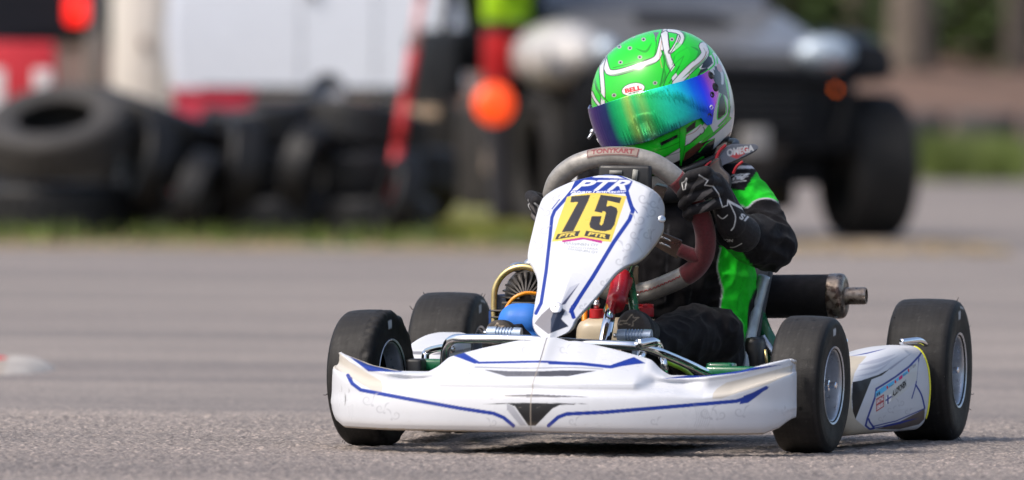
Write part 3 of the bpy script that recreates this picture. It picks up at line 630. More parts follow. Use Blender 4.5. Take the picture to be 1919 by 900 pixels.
# raised patch with lettering on the top of the rim
def rim_patch():
    idx = [k for k in range(200) if 84 < ANG[k] < 123]; idx.sort(key=lambda k: -ANG[k]); A_ = Q[idx]; A_ = cr(A_, 150); Tn = np.gradient(A_, axis=0); Tn /= np.linalg.norm(Tn, axis=1)[:, None]
    rad = np.cross(Tn, WN); rad *= np.sign((rad*(A_-WC)).sum(1))[:, None]; W_ = np.linspace(-1, 1, 40); P = np.zeros((150, 40, 3)); C = np.zeros((150, 40, 3))
    for j, q in enumerate(W_): an = 1.12+q*.50; P[:, j] = A_+.0202*(rad*math.sin(an)-WN*math.cos(an))
    c = Canvas(0, 150, 0, 40, .35, lin(128, 112, 104)); c.line([(3, 3), (147, 3), (147, 37), (3, 37), (3, 3)], 2.5, lin(85, 25, 32), sm=False); c.text('TONYKART', (14, 9), (136, 9), (136, 31), (14, 31), lin(110, 22, 34), .05); c.done()
    I, J = np.meshgrid(np.arange(150), np.arange(40), indexing='ij'); return grid_obj('rim_badge', P, mat('badge_print', attr=True, rough=.5, vary=.1), ring, c.sample(I.astype(float), J.astype(float)))
rim_patch()
part('hub_boss', tube([WC-WN*.05, WC+WN*.006], .026, 20, 4, smooth=False), M_alu, ring)
part('rim_bolt', [lathe([(0, .008), (.012, .008), (.013, .006)], 6, 'x', True)], M_chrome, ring, 30).location = K(1186, 553, .355)
# data logger behind the panel
part('lap_timer', [bev_box(.100, .02, .060, .006, K(1172, 340, .20))], M_blk)
part('timer_label', bev_box(.024, .002, .007, .0, K(1154, 323, .187)), M_label); part('timer_label', bev_box(.010, .002, .020, 0, K(1190, 328, .187), ry(.12)), M_label)

# ------------------------------------------------------------------ side pods
def pod(side):
    n = 420; V = np.linspace(.165, .715, n); m_ = 160; P = np.zeros((n, m_, 3))
    for i, v in enumerate(V):
        t = (v-.165)/.55; e = min(1, (t/.16)) ; e = math.sin(e*PI/2)**.8; e2 = min(1, (1-t)/.03)
        xo = .455+.045*t; xi = .33+.07*t; top = .130+.052+.008*(side < 0)*0+(.012 if side < 0 else 0) if False else .128+(.012 if side < 0 else 0)+.052*math.sin(min(1, t*1.15)*PI/2)+.006*t; bot = .024
        cx = (xo+xi)/2; hx = (xo-xi)/2*(.60+.40*e)*(.96+.04*e2); cz = (top+bot)/2; hz = (top-bot)/2*(.50+.5*e)*(.97+.03*e2)
        for j in range(m_):
            a = 2*PI*j/m_; c_, s_ = math.cos(a), math.sin(a); k = .30
            x = math.copysign(abs(c_)**k, c_); z = math.copysign(abs(s_)**k, s_); pass
            X = cx+(xo-xi)/2*(1-.9*(1-e)*0)*0+hx*x; Z = cz+hz*z
            if x > .3: X -= .018*max(0, z)**2+.012*max(0, -z)**2
            P[i, j] = (side*X, v, Z)
    P = np.array([np.roll(cr(np.roll(r_, -40, 0), 400, True), 0, 0) for r_ in P])
    return P
def sidepod(side):
    P = pod(side); n, m_ = P.shape[:2]
    c = Canvas(1570, 1770, 620, 820, .4, WHITE)
    if side > 0:
        c.tf = lambda p: np.asarray(p, float)/4.5+np.array([1580, 620])
        c.poly([(-20, 120), (70, 130), (20, 210), (120, 215), (200, 215), (140, 280), (95, 360), (70, 470), (75, 650), (105, 745), (190, 820), (260, 835), (420, 850), (-20, 900)], CREAM)
        c.poly([(80, 432), (150, 420), (300, 370), (400, 318), (330, 375), (240, 412), (215, 470), (105, 745), (82, 680), (74, 560)], (.015, .012, .012))
        for k, (a, b_, d) in enumerate((((120, 290), (300, 250), (440, 200)), ((110, 340), (300, 295), (470, 210)), ((90, 390), (280, 345), (400, 260)))): c.line([a, b_, d], 7-1.5*k, lin(165, 168, 180), .8, taper=True)
        c.poly([(400, 330), (590, 180), (480, 250), (380, 320)], lin(150, 152, 165)); c.poly([(240, 125), (380, 80), (330, 105), (250, 130)], BLUE); c.line([(60, 215), (200, 190), (360, 150)], 2.0, BLUE, taper=True)
        c.line([(690, 145), (640, 215), (560, 300), (440, 390), (330, 460), (280, 490), (270, 560), (205, 740), (190, 800), (225, 830), (262, 822), (225, 770), (215, 745)], 3.6, BLUE, sm=False)
        c.line([(640, 235), (630, 300), (620, 400), (612, 460), (580, 570)], 2.0, BLUE); c.line([(612, 455), (660, 540), (688, 650)], 3, BLUE); c.line([(262, 805), (450, 760), (690, 655)], 2.0, BLUE, sm=False); c.line([(262, 822), (450, 785), (640, 735)], 2.0, BLUE, sm=False)
        c.poly([(330, 815), (480, 765), (690, 658), (685, 745), (640, 790), (480, 830), (270, 830)], lin(92, 82, 78)); c.poly([(340, 800), (480, 765), (640, 735), (480, 785), (345, 812)], BLUE)
        # name strip
        c.poly([(275, 515), (340, 470), (440, 410), (560, 320), (636, 260), (620, 420), (500, 530), (360, 630), (275, 688)], lin(196, 198, 196)); c.poly([(275, 515), (340, 470), (440, 410), (560, 320), (556, 352), (440, 440), (340, 520), (275, 562)], lin(80, 180, 225))
        c.text('MINI', (282, 558), (312, 540), (312, 508), (282, 526), lin(20, 40, 70), .05); c.text('A.LOPONEN', (416, 566), (532, 470), (530, 410), (416, 508), (.015, .015, .018), .06)
        c.poly([(362, 560), (406, 530), (406, 590), (362, 620)], (.8, .8, .8)); c.line([(362, 588), (406, 556)], 2.6, BLUE, sm=False); c.line([(378, 548), (378, 612)], 2.6, BLUE, sm=False)
        c.poly([(278, 575), (345, 535), (345, 640), (278, 685)], lin(170, 60, 66)); c.text('KARTING', (284, 618), (340, 584), (340, 550), (284, 584), (.75, .75, .75), .04); c.text('SERIES', (284, 670), (340, 634), (340, 600), (284, 634), (.75, .75, .75), .04)
        c.poly([(470, 392), (502, 368), (500, 400), (472, 420)], lin(200, 30, 110)); c.ell((441, 430), 8, 14, 0, lin(200, 40, 50)); c.ell((373, 478), 8, 14, 0, lin(200, 40, 50)); c.ell((552, 335), 7, 16, 0, lin(190, 30, 60))
        c.text('Team', (388, 482), (428, 456), (428, 440), (388, 466), (.1, .1, .15), .02); c.text('Kart', (508, 385), (540, 362), (540, 342), (508, 366), (.1, .1, .1), .02); c.text('TT Kart', (562, 335), (612, 298), (612, 268), (562, 302), (.1, .1, .1), .02)
        c.tf = lambda p: np.asarray(p, float)
        for (x, y, r_, s_) in ((1668, 768, 6, 1), (1690, 755, 6, -1), (1650, 785, 5, 1), (1700, 772, 5, 1)): swirl(c, x, y, r_, PALE, .5, s_, 1.6)
        c.done(); X, Y = proj(P); C = c.sample(X, Y)
        C[:, :][(P[..., 0] < .39) & (P[..., 2] < .16)] = CREAM
    else:
        C = np.zeros(P.shape); C[:] = (.62, .62, .63); C[P[..., 2] > .168] = WHITE; C[np.abs(P[..., 2]-.166) < .0025] = (.22, .22, .24); C[(P[..., 1] < .22)] = (.60, .59, .58)
    m = MB(); f = gridf(n, m_, False, True)
    if side > 0: f = [q[::-1] for q in f]
    f += [tuple(range(m_)), tuple(range((n-1)*m_, n*m_))[::-1]]
    m.add((P.reshape(-1, 3), f)); o = m.build('side_pod', M_pod, kart); paint(o.data, C.reshape(-1, 3))
    return o
sp1 = sidepod(1); sp2 = sidepod(-1); sp1['label'] = 'white side pod with blue lines and name sticker'
Pe = pod(1)[-4]; TP = Pe[(Pe[:, 0] > Pe[:, 0].max()-.035) & (Pe[:, 2] > .045)]; TP = TP[np.argsort(TP[:, 2])][::4]+np.array([.001, .002, 0])
part('yellow_tape', [tube(TP, .0034, 8, 40, flat=.5)], mat('yellow_tape', (.80, .76, .04), rough=.35), sp1)
part('pod_bar', tube(kp([(1690, 641, .60), (1722, 638, .66), (1735, 645, .70)]), .006, 10), M_chrome)
part('pod_bolt', ball(K(1580, 641, .18), .0095), M_chrome)

# ------------------------------------------------------------------ silencer, engine
sa, sb = K(1420, 556, .80), K(1586, 555, .80); d = (sb-sa)/np.linalg.norm(sb-sa); r_s = .0418
sil = part('silencer', [tube([sa-d*.10, sb-d*.031], r_s, 40, 3, smooth=False)], M_silk, None, 40)
cx = sb-d*.032; prf = [(0, r_s+.001), (.003, r_s+.0016), (.022, r_s+.0016), (.029, r_s-.002), (.032, r_s-.010), (.032, .018)]
Rm = np.array(Vector((1, 0, 0)).rotation_difference(Vector(d)).to_matrix())
part('silencer_end', [xf(lathe(cr(prf, 24).tolist(), 48), Rm, cx), xf(lathe([(.030, .0175), (.033, .0165), (.068, .0165), (.0715, .015), (.0715, .012), (.04, .012)], 32), Rm, cx)], M_rust, sil, 45)
for (a, z) in ((.014, .036), (.016, -.038)): part('rivet', ball(cx+d*a+np.array([0, -.016, z]), .0045, 10, 6), M_alu, sil)
M_head = mat('dark_cylinder_head', (.045, .040, .036), rough=.5, metal=.5, vary=.4)
def engine():
    c0 = K(985, 553, .50); RR = .056
    part('cylinder_head', ball(c0+np.array([.004, .03, .002]), (.051, .036, .050), 32, 20), M_head); m = MB()
    m.add(bev_box(.105, .10, .07, .01, c0+np.array([.0, .02, -.10]))); m.add(tube([c0+np.array([0, .03, -.12]), c0+np.array([0, .03, .03])], .03, 20, 3, smooth=False))
    for k in range(7): m.add(bev_box(.112, .11, .0038, .0015, c0+np.array([.0, .0, -.030-.0125*k]), seg=1))
    e = m.build('engine', M_fin, kart, angle=35)
    f = []
    for k in range(13):                               # radial head fins
        a = R_(2+176*k/12); d_ = np.array([math.cos(a), 0, math.sin(a)]); q = np.array([-math.sin(a), 0, math.cos(a)])
        b0 = c0+d_*.012+np.array([.004, -.018, -.006]); p = [b0-q*.0012+np.array([0, .0, 0]), b0+d_*.037+np.array([0, .008, 0])-q*.0012, b0+d_*.041+np.array([0, .06, 0])-q*.0012, b0+np.array([0, .06, 0])-q*.0012]
        f.append(prism(p, q*.0030))
    f.append(bev_box(.085, .012, .006, .002, c0+np.array([0, -.012, -.016])))
    part('head_fin', f, M_fin, e, 30)
    pts = [c0+np.array([-RR+.002, -.022, -.075]), c0+np.array([-RR, -.022, -.03])]+[c0+np.array([-RR*math.cos(t), -.022, RR*math.sin(t)-.002]) for t in np.linspace(.0, PI, 14)]+[c0+np.array([RR, -.022, -.05])]
    V, F = tube(pts, .0062, 12, 80); part('cowling_ring', (V, F), M_brass, e)
    part('cooling_shroud', [prism([c0+np.array([-RR-.006, -.01, .0]), c0+np.array([-RR-.006, -.01, -.025]), c0+np.array([-RR-.014, -.01, -.03]), c0+np.array([-RR-.013, -.01, -.105]), c0+np.array([-RR+.01, -.01, -.105]), c0+np.array([-RR+.002, -.01, .0])], (0, .08, 0), .002), bev_box(.06, .04, .011, .003, c0+np.array([-.03, .02, -.045]))], M_dblue, e, 30)
    part('engine_plate', bev_box(.02, .1, .1, .003, c0+np.array([.07, .0, -.06])), M_fin, e)
    part('spark_plug', tube([c0+np.array([-.013, -.03, -.06]), c0+np.array([-.013, -.03, -.035])], [.009, .006], 12, 4), M_chrome, e)
    part('ignition_lead', tube([c0+np.array([-.032, -.05, -.062]), c0+np.array([-.030, -.05, -.035]), c0+np.array([-.015, -.045, -.008]), c0+np.array([.008, -.04, .004]), c0+np.array([.03, -.03, .003])], .0034, 10, 30), M_amber, e)
    for (dx, dz) in ((-.022, .052), (.006, .060)): part('valve_cover', ball(c0+np.array([dx, .03, dz]), (.017, .02, .010)), M_alu, e)
    ab = fuse('intake_airbox', MB().add(capsule(K(968, 603, .15), K(990, 604, .15), .035, .036)).add(capsule(K(958, 628, .15), K(990, 640, .15), .036, .036)), .003, 8); link('intake_airbox', ab, kart, M_blue)
    return e
engine()
# ------------------------------------------------------------------ seat
def seat():
    n, m_ = 60, 50; P = np.zeros((n, m_, 3))
    for i in range(n):
        t = i/(n-1)                                   # 0 low front edge ... 1 top of the back
        for j in range(m_):
            a = -PI*.5+PI*(j/(m_-1)); w_ = .150+.028*t
            x = w_*math.sin(a)**1 if True else 0; zc = .06+.30*t**1.0
            dep = .72+.10*t; v = dep-.0-(.17-.06*t)*(1-math.cos(a)**.8 if math.cos(a) > 0 else 1); z = zc-.02*(1-abs(math.sin(a)))
            P[i, j] = (x+.012, v, z)
    o = grid_obj('seat', P, M_seatin, kart); md = o.modifiers.new('t', 'SOLIDIFY'); md.thickness = .006
    for s in (-1, 1):
        e = [(s*.165+.012, .56, .105), (s*.166+.012, .575, .16), (s*.170+.012, .60, .215), (s*.176+.012, .63, .275), (s*.182+.012, .66, .325)]
        if s > 0: e = [K(1396, 694, .56), K(1400, 660, .57), (K(1406, 620, .585)), K(1416, 575, .60), K(1432, 518, .62)]
        part('seat_rim', tube(e, [.012, .014, .012], 16, 30, flat=1), M_seat, o)
    return o
seat()
part('chain_guard', [bev_box(.03, .09, .075, .012, K(1417, 668, .60))], M_blk)
part('seat_stay', tube([(.19, .62, .20), (.25, .66, .10)], .007, 10, 3, smooth=False), M_alu)
part('exhaust_spring', tube(kp([(1424, 560, .70), (1428, 600, .70)]), .008, 10, 4), M_blk)
part('wing_nut', tube(kp([(1434, 655, .55), (1438, 690, .55)]), .003, 8, 3, smooth=False), M_brass)

# ------------------------------------------------------------------ the driver
BASE = np.array([0, .62, .10]); M4 = KM @ BASE + KO
driver = root('person', tuple(M4), -PSI, 'kart driver in black and green racing suit and green helmet, hands on the steering wheel', 'person')
driver['off'] = tuple(BASE)
HC = K(1241, 190, .55)
M_suit = mat('racing_suit_cloth', attr=True, rough=.82, vary=.18, vs=70, bump=.5, bs=700, sheen=.04, spec=.12)
M_glove = mat('glove_cloth', attr=True, rough=.7, vary=.2, vs=110, bump=.5, bs=800, spec=.2, sheen=.03)
shR_, shL_ = K(1392, 362, .57), None
shR_ = np.array([.150, .57, .475]); shL_ = np.array([-.150, .57, .47])
elR, wrR = K(1446, 460, .50), K(1368, 432, .345)
elL = np.array([-.165, .52, .35]); wrL = np.array([-.160, .41, .405])
hip = np.array([0, .66, .135])
b = MB()
b.add(capsule(hip, [0, .62, .30], .115, .110)); b.add(capsule([0, .63, .30], [0, .585, .43], .112, .115)); b.add(capsule([-.09, .575, .44], [.09, .575, .445], .075, .075)); b.add(ball([0.02, .55, .34], (.118, .095, .16)))
b.add(ball([.085, .60, .27], (.100, .10, .16))); b.add(ball([-.065, .60, .24], (.085, .10, .13)))
b.add(capsule([0, .58, .48], [0, .56, .60], .045, .042)); b.add(ball(HC-np.array([0, -.005, .01]), (.072, .088, .10)))
for (s, e, w_) in ((shR_, elR, wrR), (shL_, elL, wrL)):
    b.add(chain([s+np.array([-.03 if s[0] > 0 else .03, .005, -.012]), s, s*.45+e*.55, e, e*.55+w_*.45, w_], [.060, .057, .053, .047, .046, .030]))
    b.add(ball(s*.35+e*.65+np.array([0, 0, -.012]), .055))
hL, hR = np.array([.085, .60, .15]), np.array([-.085, .60, .15])
kn1, kn2 = K(1303, 628, .30), K(960, 610, .30); kn2 = K(1012, 628, .30)
an1, an2 = K(1200, 655, .06), K(940, 650, .06)
b.add(chain([hL, (hL+kn1)/2, kn1, kn1*.5+an1*.5, an1], [.082, .072, .056, .046, .034])); b.add(ball(kn1+np.array([.02, .05, .0]), (.062, .075, .052)))
b.add(chain([hR, (hR+kn2)/2, kn2, kn2*.5+an2*.5, an2], [.082, .072, .056, .046, .034]))
bm_ = fuse('body', b, .0038, 6)
V = coords(bm_); N = normals(bm_); D = np.zeros(len(V))
shoulders = np.array(shR_)
for i in range(len(V)):
    p = V[i]; q = Vector(p*[1, 1, 1]);
    # creases gather at the elbow, knee and waist
    g1 = math.exp(-np.sum((p-elR)**2)/.012); g2 = math.exp(-np.sum((p-kn1)**2)/.010); g3 = math.exp(-((p[2]-.25)/.09)**2)*.7
    r1 = 1-abs(mnoise.noise(q*13+Vector((3, 1, 7))))*2; r2 = 1-abs(mnoise.noise(Vector((p[0]*30+p[2]*8, p[1]*18, p[2]*30-p[0]*14))))*2.2
    D[i] = .0038*r1+(.0050*g1+.0016*g2+.0042*g3+.0024)*r2
hd = np.linalg.norm((V-HC)/[.12, .13, .13], axis=1) < 1; D[hd] = 0
D -= np.median(D); V2 = V+N*D[:, None]; bm_.vertices.foreach_set('co', V2.astype(np.float32).ravel())
c = Canvas(1180, 1520, 270, 720, .6, (.0065, .006, .0075)); c.tf = lambda p: np.asarray(p, float)/3+np.array([1200, 260])
PIPE = (.40, .40, .44)
c.poly([(470, 300), (505, 285), (575, 290), (620, 240), (640, 170), (690, 140), (730, 145), (770, 220), (805, 300), (850, 400), (810, 372), (745, 340), (690, 335), (645, 348), (600, 390), (565, 372), (510, 420), (470, 380)], GRN)
c.line([(560, 372), (600, 388), (642, 352), (692, 336), (744, 342), (800, 374), (838, 402)], 2.6, PIPE)
c.poly([(500, 275), (520, 200), (550, 130), (700, 130), (712, 150), (650, 190), (585, 292), (540, 276)], (.012, .011, .013))
c.line([(722, 150), (760, 215), (790, 310)], 2.2, (.01, .01, .01)); c.line([(545, 160), (672, 160)], 5.5, (.55, .55, .58)); c.line([(514, 206), (612, 196)], 1.3, (.6, .6, .6)); c.line([(512, 246), (596, 236)], 1.3, (.6, .6, .6))
c.text('OMP', (514, 240), (600, 228), (610, 196), (522, 212), (.65, .65, .65), .05, .2)
c.line([(500, 340), (600, 520)], 1.2, (.05, .05, .055))
c.tf = lambda p: np.asarray(p, float)
c.poly([(1350, 462), (1385, 462), (1402, 490), (1426, 514), (1432, 525), (1413, 545), (1403, 570), (1400, 600), (1402, 640), (1394, 640), (1378, 622), (1357, 604), (1350, 588), (1354, 547), (1346, 514), (1345, 490)], GRN)
c.line([(1351, 465), (1345, 490), (1346, 512), (1354, 546), (1350, 566), (1350, 588), (1360, 604)], 2.4, PIPE)
c.line([(1300, 470), (1296, 540), (1290, 570)], 1.2, (.05, .05, .05)); c.line([(1252, 420), (1250, 500), (1246, 580)], 1.6, (.035, .035, .04)); c.line([(1400, 500), (1384, 560), (1380, 615)], .8, (.006, .26, .010)); c.line([(1402, 404), (1440, 396), (1470, 412)], .9, (.03, .03, .033)); c.line([(1392, 440), (1420, 470), (1424, 500)], .9, (.03, .03, .033)); c.line([(1440, 320), (1452, 350), (1458, 380)], .9, (.006, .26, .010)); c.line([(1250, 640), (1300, 600), (1340, 590)], .9, (.03, .03, .033)); c.done()
Vm = V2.copy(); neg = Vm[:, 0] < -.015; Vm[neg, 0] *= -1; X, Y = proj(Vm); Cb = c.sample(X, Y)
def sdist(a_, b_):
    d_ = b_-a_; t_ = np.clip(((Vm-a_) @ d_)/(d_ @ d_), 0, 1); return np.linalg.norm(Vm-a_-t_[:, None]*d_, axis=1)
back = (V2[:, 1] > .66); Cb[back] = (.0065, .006, .0075); Cb[(V2[:, 1] < .36)] = (.0065, .006, .0075); Cb[hd] = (.45, .30, .22)
leg = (sdist((hL+kn1)/2, kn1) < .088) | (sdist(kn1, an1) < .08) | (sdist(hL, kn1) < .078); Cb[leg] = (.0065, .006, .0075)
paint(bm_, Cb); body = link('body', bm_, driver, M_suit)

# ------------------------------------------------------------------ helmet
hz = rz(R_(-24)); FW = KM.T @ (hz @ np.array([0, -1, 0])); RT = KM.T @ (hz @ np.array([1, 0, 0])); UP = np.array([0, 0, 1.])
def rotv(v, ax, an):
    return np.array(Matrix.Rotation(an, 3, Vector(ax)) @ Vector(v))
HPITCH, HROLL = R_(8), R_(17)
FW, UP = rotv(FW, RT, HPITCH*0+0), UP
FW2 = FW*math.cos(HPITCH)-UP*math.sin(HPITCH); UP2 = UP*math.cos(HPITCH)+FW*math.sin(HPITCH)
CAMD = KM.T @ np.array([0, -1., 0]); FW3 = rotv(FW2, CAMD, HROLL); UP3 = rotv(UP2, CAMD, HROLL); RT3 = rotv(RT, CAMD, HROLL)
HB = np.stack([RT3, FW3, UP3], 1)                     # columns: wearer's left, forward, up
def hr(d):                                            # radius of the shell in a direction (helmet axes)
    x, y, z = d[..., 0], d[..., 1], d[..., 2]
    a = np.where(y > 0, .136, .138); c_ = np.where(z > 0, .134, .150); p_ = 2.22
    r = (np.abs(x/.1285)**p_+np.abs(y/a)**p_+np.abs(z/c_)**p_)**(-1/p_)
    chin = np.exp(-((z+.55)/.25)**2)*np.clip(y, 0, 1)**2; return r*(1+.05*chin)
def h_inv(px, py):                                    # where the sight line first meets the shell
    a = K(px, py, .30); b_ = K(px, py, .56)
    for t in np.linspace(0, 1, 400):
        p = a*(1-t)+b_*t; q = HB.T @ (p-HC); L_ = np.linalg.norm(q)
        if L_ < hr(q/L_): return q
    a = K(px, py, .50); best = min(((HB.T @ (K(px, py, v)-HC)) for v in np.linspace(.45, .6, 40)), key=lambda q: np.linalg.norm(q)/hr(q/np.linalg.norm(q))); return best
def helmet():
    n, m_ = 640, 420; P = np.zeros((n, m_, 3)); az = np.linspace(0, 2*PI, n, endpoint=False); el = np.linspace(R_(-60), PI/2, m_)
    A, E = np.meshgrid(az, el, indexing='ij'); d = np.stack([np.sin(A)*np.cos(E), np.cos(A)*np.cos(E), np.sin(E)], -1); q = d*hr(d)[..., None]
    q[..., 2] = np.maximum(q[..., 2], -.128+.02*np.clip(-q[..., 1]/.1, -.3, .3))
    # raised front vent field on the crown and pressed swage lines
    W_ = q @ HB.T + HC
    nrm = (W_-HC)/np.linalg.norm(W_-HC, axis=-1)[..., None]; far = nrm @ CAMD < .02
    qm = q.copy(); qm[..., 0] *= -1; Wm = qm @ HB.T+HC; X1, Y1 = proj(W_); X2, Y2 = proj(Wm); far &= ((Wm-HC) @ CAMD > 0)
    X = np.where(far, X2, X1); Y = np.where(far, Y2, Y1)
    c = Canvas(1090, 1385, 40, 345, .33, GRN); z3 = lambda p: np.asarray(p, float)/3+np.array([1080, 40]); c.tf = z3
    W0 = (.55, .56, .57); G1 = GRN; G2 = (.006, .20, .010); DK = (.008, .010, .010)
    def band(pts, wd, col=W0, out=1.5, sm=True): c.line(pts, wd+out*2, DK, sm=sm); c.line(pts, wd, col, sm=sm)
    # right rear: black and white
    c.poly([(690, 262), (770, 175), (900, 260), (900, 900), (560, 900), (590, 820), (690, 680), (780, 640), (740, 560), (760, 480), (740, 300)], W0)
    c.poly([(775, 250), (820, 262), (850, 330), (864, 430), (838, 420), (812, 380), (800, 400), (792, 330)], (.03, .03, .035)); c.poly([(740, 300), (790, 300), (800, 370), (778, 450), (762, 480), (768, 400)], (.04, .04, .045)); c.line([(836, 300), (852, 380), (856, 480)], 2.0, G1)
    c.poly([(672, 322), (700, 270), (735, 262), (790, 320), (800, 380), (770, 470), (755, 500), (770, 400), (740, 275)], DK)
    c.poly([(735, 190), (760, 205), (768, 235), (740, 262), (700, 265)], DK)
    c.line([(760, 180), (778, 235), (745, 272), (700, 300)], 3.2, G1); c.line([(790, 200), (800, 262), (835, 330), (850, 420)], 3, G1)
    c.poly([(790, 540), (800, 450), (822, 400), (842, 470), (838, 520), (800, 552)], DK); c.line([(792, 545), (800, 455), (820, 400), (842, 470), (840, 520), (800, 552), (792, 545)], 2.0, G1)
    c.poly([(770, 270), (830, 300), (860, 460), (840, 420), (800, 400)], (.05, .05, .05)); c.line([(800, 250), (820, 300), (822, 350)], 4.5, W0)
    c.poly([(730, 560), (800, 470), (770, 540), (745, 580), (700, 640), (700, 600)], W0)
    for k, (a_, b_, d_, wd) in enumerate((((865, 545), (800, 610), (700, 690), 4), ((860, 590), (790, 660), (690, 745), 2.5), ((862, 480), (845, 560), (780, 625), 3), ((858, 430), (856, 520), (800, 590), 2))): c.line([a_, b_, d_], wd+1.4, DK); c.line([a_, b_, d_], wd, G1)
    # lower dark belly and blades
    c.poly([(600, 780), (690, 690), (780, 655), (770, 720), (870, 620), (880, 760), (600, 900), (560, 860)], DK); c.poly([(612, 740), (690, 680), (715, 700), (650, 760), (600, 790)], (.08, .03, .02))
    c.line([(592, 845), (650, 810), (712, 768)], 6, G1, sm=False); c.line([(690, 735), (730, 690), (775, 660)], 2, G1)
    c.poly([(775, 700), (780, 655), (862, 560), (866, 610), (800, 690)], W0)
    band([(625, 672), (660, 640), (700, 612)], 12); c.poly([(610, 645), (700, 578), (712, 596), (690, 640), (612, 700)], W0); c.line([(610, 645), (665, 622), (700, 585)], 1.2, lin(150, 90, 70)); c.line([(612, 702), (670, 665), (700, 630)], 1, DK)
    c.poly([(620, 600), (672, 560), (668, 600), (620, 630)], DK)
    c.poly([(583, 598), (618, 592), (612, 690), (590, 822), (580, 760)], G1); c.line([(583, 600), (580, 760), (590, 822)], .9, DK); c.line([(618, 592), (612, 690), (590, 822)], .9, DK)
    c.poly([(490, 770), (582, 712), (582, 790), (540, 802), (520, 790)], W0); c.line([(490, 770), (582, 712)], .9, DK, sm=False); c.line([(480, 765), (580, 735), (582, 712)], .8, DK)
    c.poly([(540, 800), (582, 780), (582, 830), (570, 840)], DK)
    # white frame round the crown field
    band([(150, 170), (160, 225), (172, 268), (188, 288), (240, 286), (340, 256), (430, 222), (460, 195), (474, 150), (486, 100), (498, 52)], 9.5)
    c.poly([(196, 262), (430, 205), (445, 178), (466, 62), (400, 45), (250, 60), (185, 130), (180, 200)], G1); c.line([(205, 262), (300, 238), (425, 205), (442, 180), (450, 120), (440, 65)], 1.0, DK); c.poly([(432, 62), (466, 60), (452, 90), (444, 120), (442, 86)], (.10, .11, .12))
    # left flank
    band([(160, 190), (142, 260), (146, 340), (150, 400), (148, 475)], 7); band([(130, 240), (150, 215), (160, 190)], 3); band([(86, 400), (105, 440), (135, 480)], 4); c.poly([(100, 330), (112, 360), (150, 420), (196, 470), (160, 445), (110, 385)], DK); c.poly([(112, 365), (150, 425), (180, 460), (150, 440)], G1)
    # right crown scrolls
    band([(500, 55), (506, 110), (512, 170), (520, 220), (545, 262)], 8.5); c.line([(490, 40), (478, 120), (470, 200), (482, 262)], 1.1, lin(170, 120, 90))
    for pl in ([(474, 70), (500, 52), (514, 60), (520, 130), (532, 200), (556, 258), (536, 292), (508, 246), (490, 160)], [(524, 180), (556, 128), (572, 60), (606, 84), (594, 124), (556, 158)]): c.poly(pl, W0); c.line(pl+[pl[0]], 1.3, DK, sm=False)
    c.poly([(545, 95), (562, 88), (560, 112), (534, 150), (530, 130)], G1)
    band([(520, 50), (570, 60), (596, 88), (580, 130), (528, 172)], 6); band([(528, 172), (560, 120), (575, 80)], 2.2)
    c.poly([(605, 195), (560, 245), (520, 300), (490, 365), (520, 350), (560, 275), (590, 225)], G1); c.line([(605, 195), (560, 235), (515, 300), (488, 366)], 1.4, DK); c.line([(605, 195), (580, 250), (552, 300), (522, 348)], 1.4, DK)
    c.poly([(560, 290), (536, 318), (548, 354), (582, 340)], W0); c.line([(560, 290), (536, 318), (548, 354)], 1, DK); c.line([(480, 165), (495, 230), (480, 330), (470, 360)], 3.0, G2); c.line([(540, 245), (560, 190), (620, 150)], 2.2, G2, .6)
    band([(712, 140), (724, 178), (700, 216), (650, 258), (600, 308), (560, 352)], 13.5); c.line([(735, 168), (712, 215), (650, 265), (636, 290), (634, 330)], 1.3, lin(150, 100, 80)); c.line([(716, 150), (727, 182), (702, 222), (655, 262), (610, 310)], .8, DK, .8)
    for pts in ([(180, 300), (240, 296), (340, 268), (440, 232)], [(500, 180), (508, 230), (530, 275)], [(585, 40), (612, 84), (598, 130)], [(590, 325), (650, 275), (712, 226), (742, 180)], [(100, 300), (118, 380), (150, 450)], [(490, 250), (500, 310), (470, 370)], [(640, 140), (690, 170), (660, 230)], [(330, 150), (390, 170), (425, 120)]): c.line(pts, 4.2, G2, .75, taper=True)
    c.poly([(560, 120), (620, 150), (640, 190), (610, 240), (560, 250), (555, 190)], (.02, .62, .03), .5, sm=True)
    # badge
    c.ell((320, 383), 67, 37, -12, DK); c.ell((320, 383), 63, 33, -12, (.75, .75, .75)); c.text('BELL', (276, 405), (370, 385), (364, 358), (270, 380), lin(205, 22, 40), .06); c.text('HELMETS', (290, 413), (352, 400), (350, 392), (288, 405), (.03, .03, .03), .03)
    c.ell((806, 262), 14, 26, -20, lin(190, 150, 150)); 
    # chin slot
    c.poly([(472, 682), (568, 636), (572, 652), (478, 702)], DK); c.line([(470, 676), (572, 628), (576, 654), (476, 708), (470, 676)], 1.0, G2, sm=False); c.line([(200, 705), (350, 740), (480, 720), (580, 680)], 1.2, G2)
    for (x, y) in ((378, 102), (241, 143), (301, 151), (357, 202), (248, 231), (443, 347), (212, 416), (320, 82), (538, 102)): c.ell((x, y), 13, 11, 0, (.25, .27, .26)); c.ell((x, y), 9, 8, 0, (.45, .45, .42)); c.ell((x, y), 6.5, 6, 0, DK)
    c.done(); C = c.sample(X, Y); C[q[..., 2] < -.118] = DK; C[el[None, :].repeat(n, 0) < R_(-56)] = DK
    o = grid_obj('helmet', W_, mat('helmet_paint', attr=True, rough=.2, coat=.4, spec=.35, vary=.03, vs=20, rvar=.05), driver, C, cu=True)
    md = o.modifiers.new('t', 'SOLIDIFY'); md.thickness = .012; md.offset = -1; face_to(o, lambda p: p-HC)
    part('chin_trim', tube([HC+HB@(np.array([math.sin(a)*.104, math.cos(a)*.112, -.124])) for a in np.linspace(0, 2*PI, 40, endpoint=False)], .0075, 10, 120, True), M_blk, driver)
    z = lambda x, y: h_inv(x/3+1080, y/3+40)
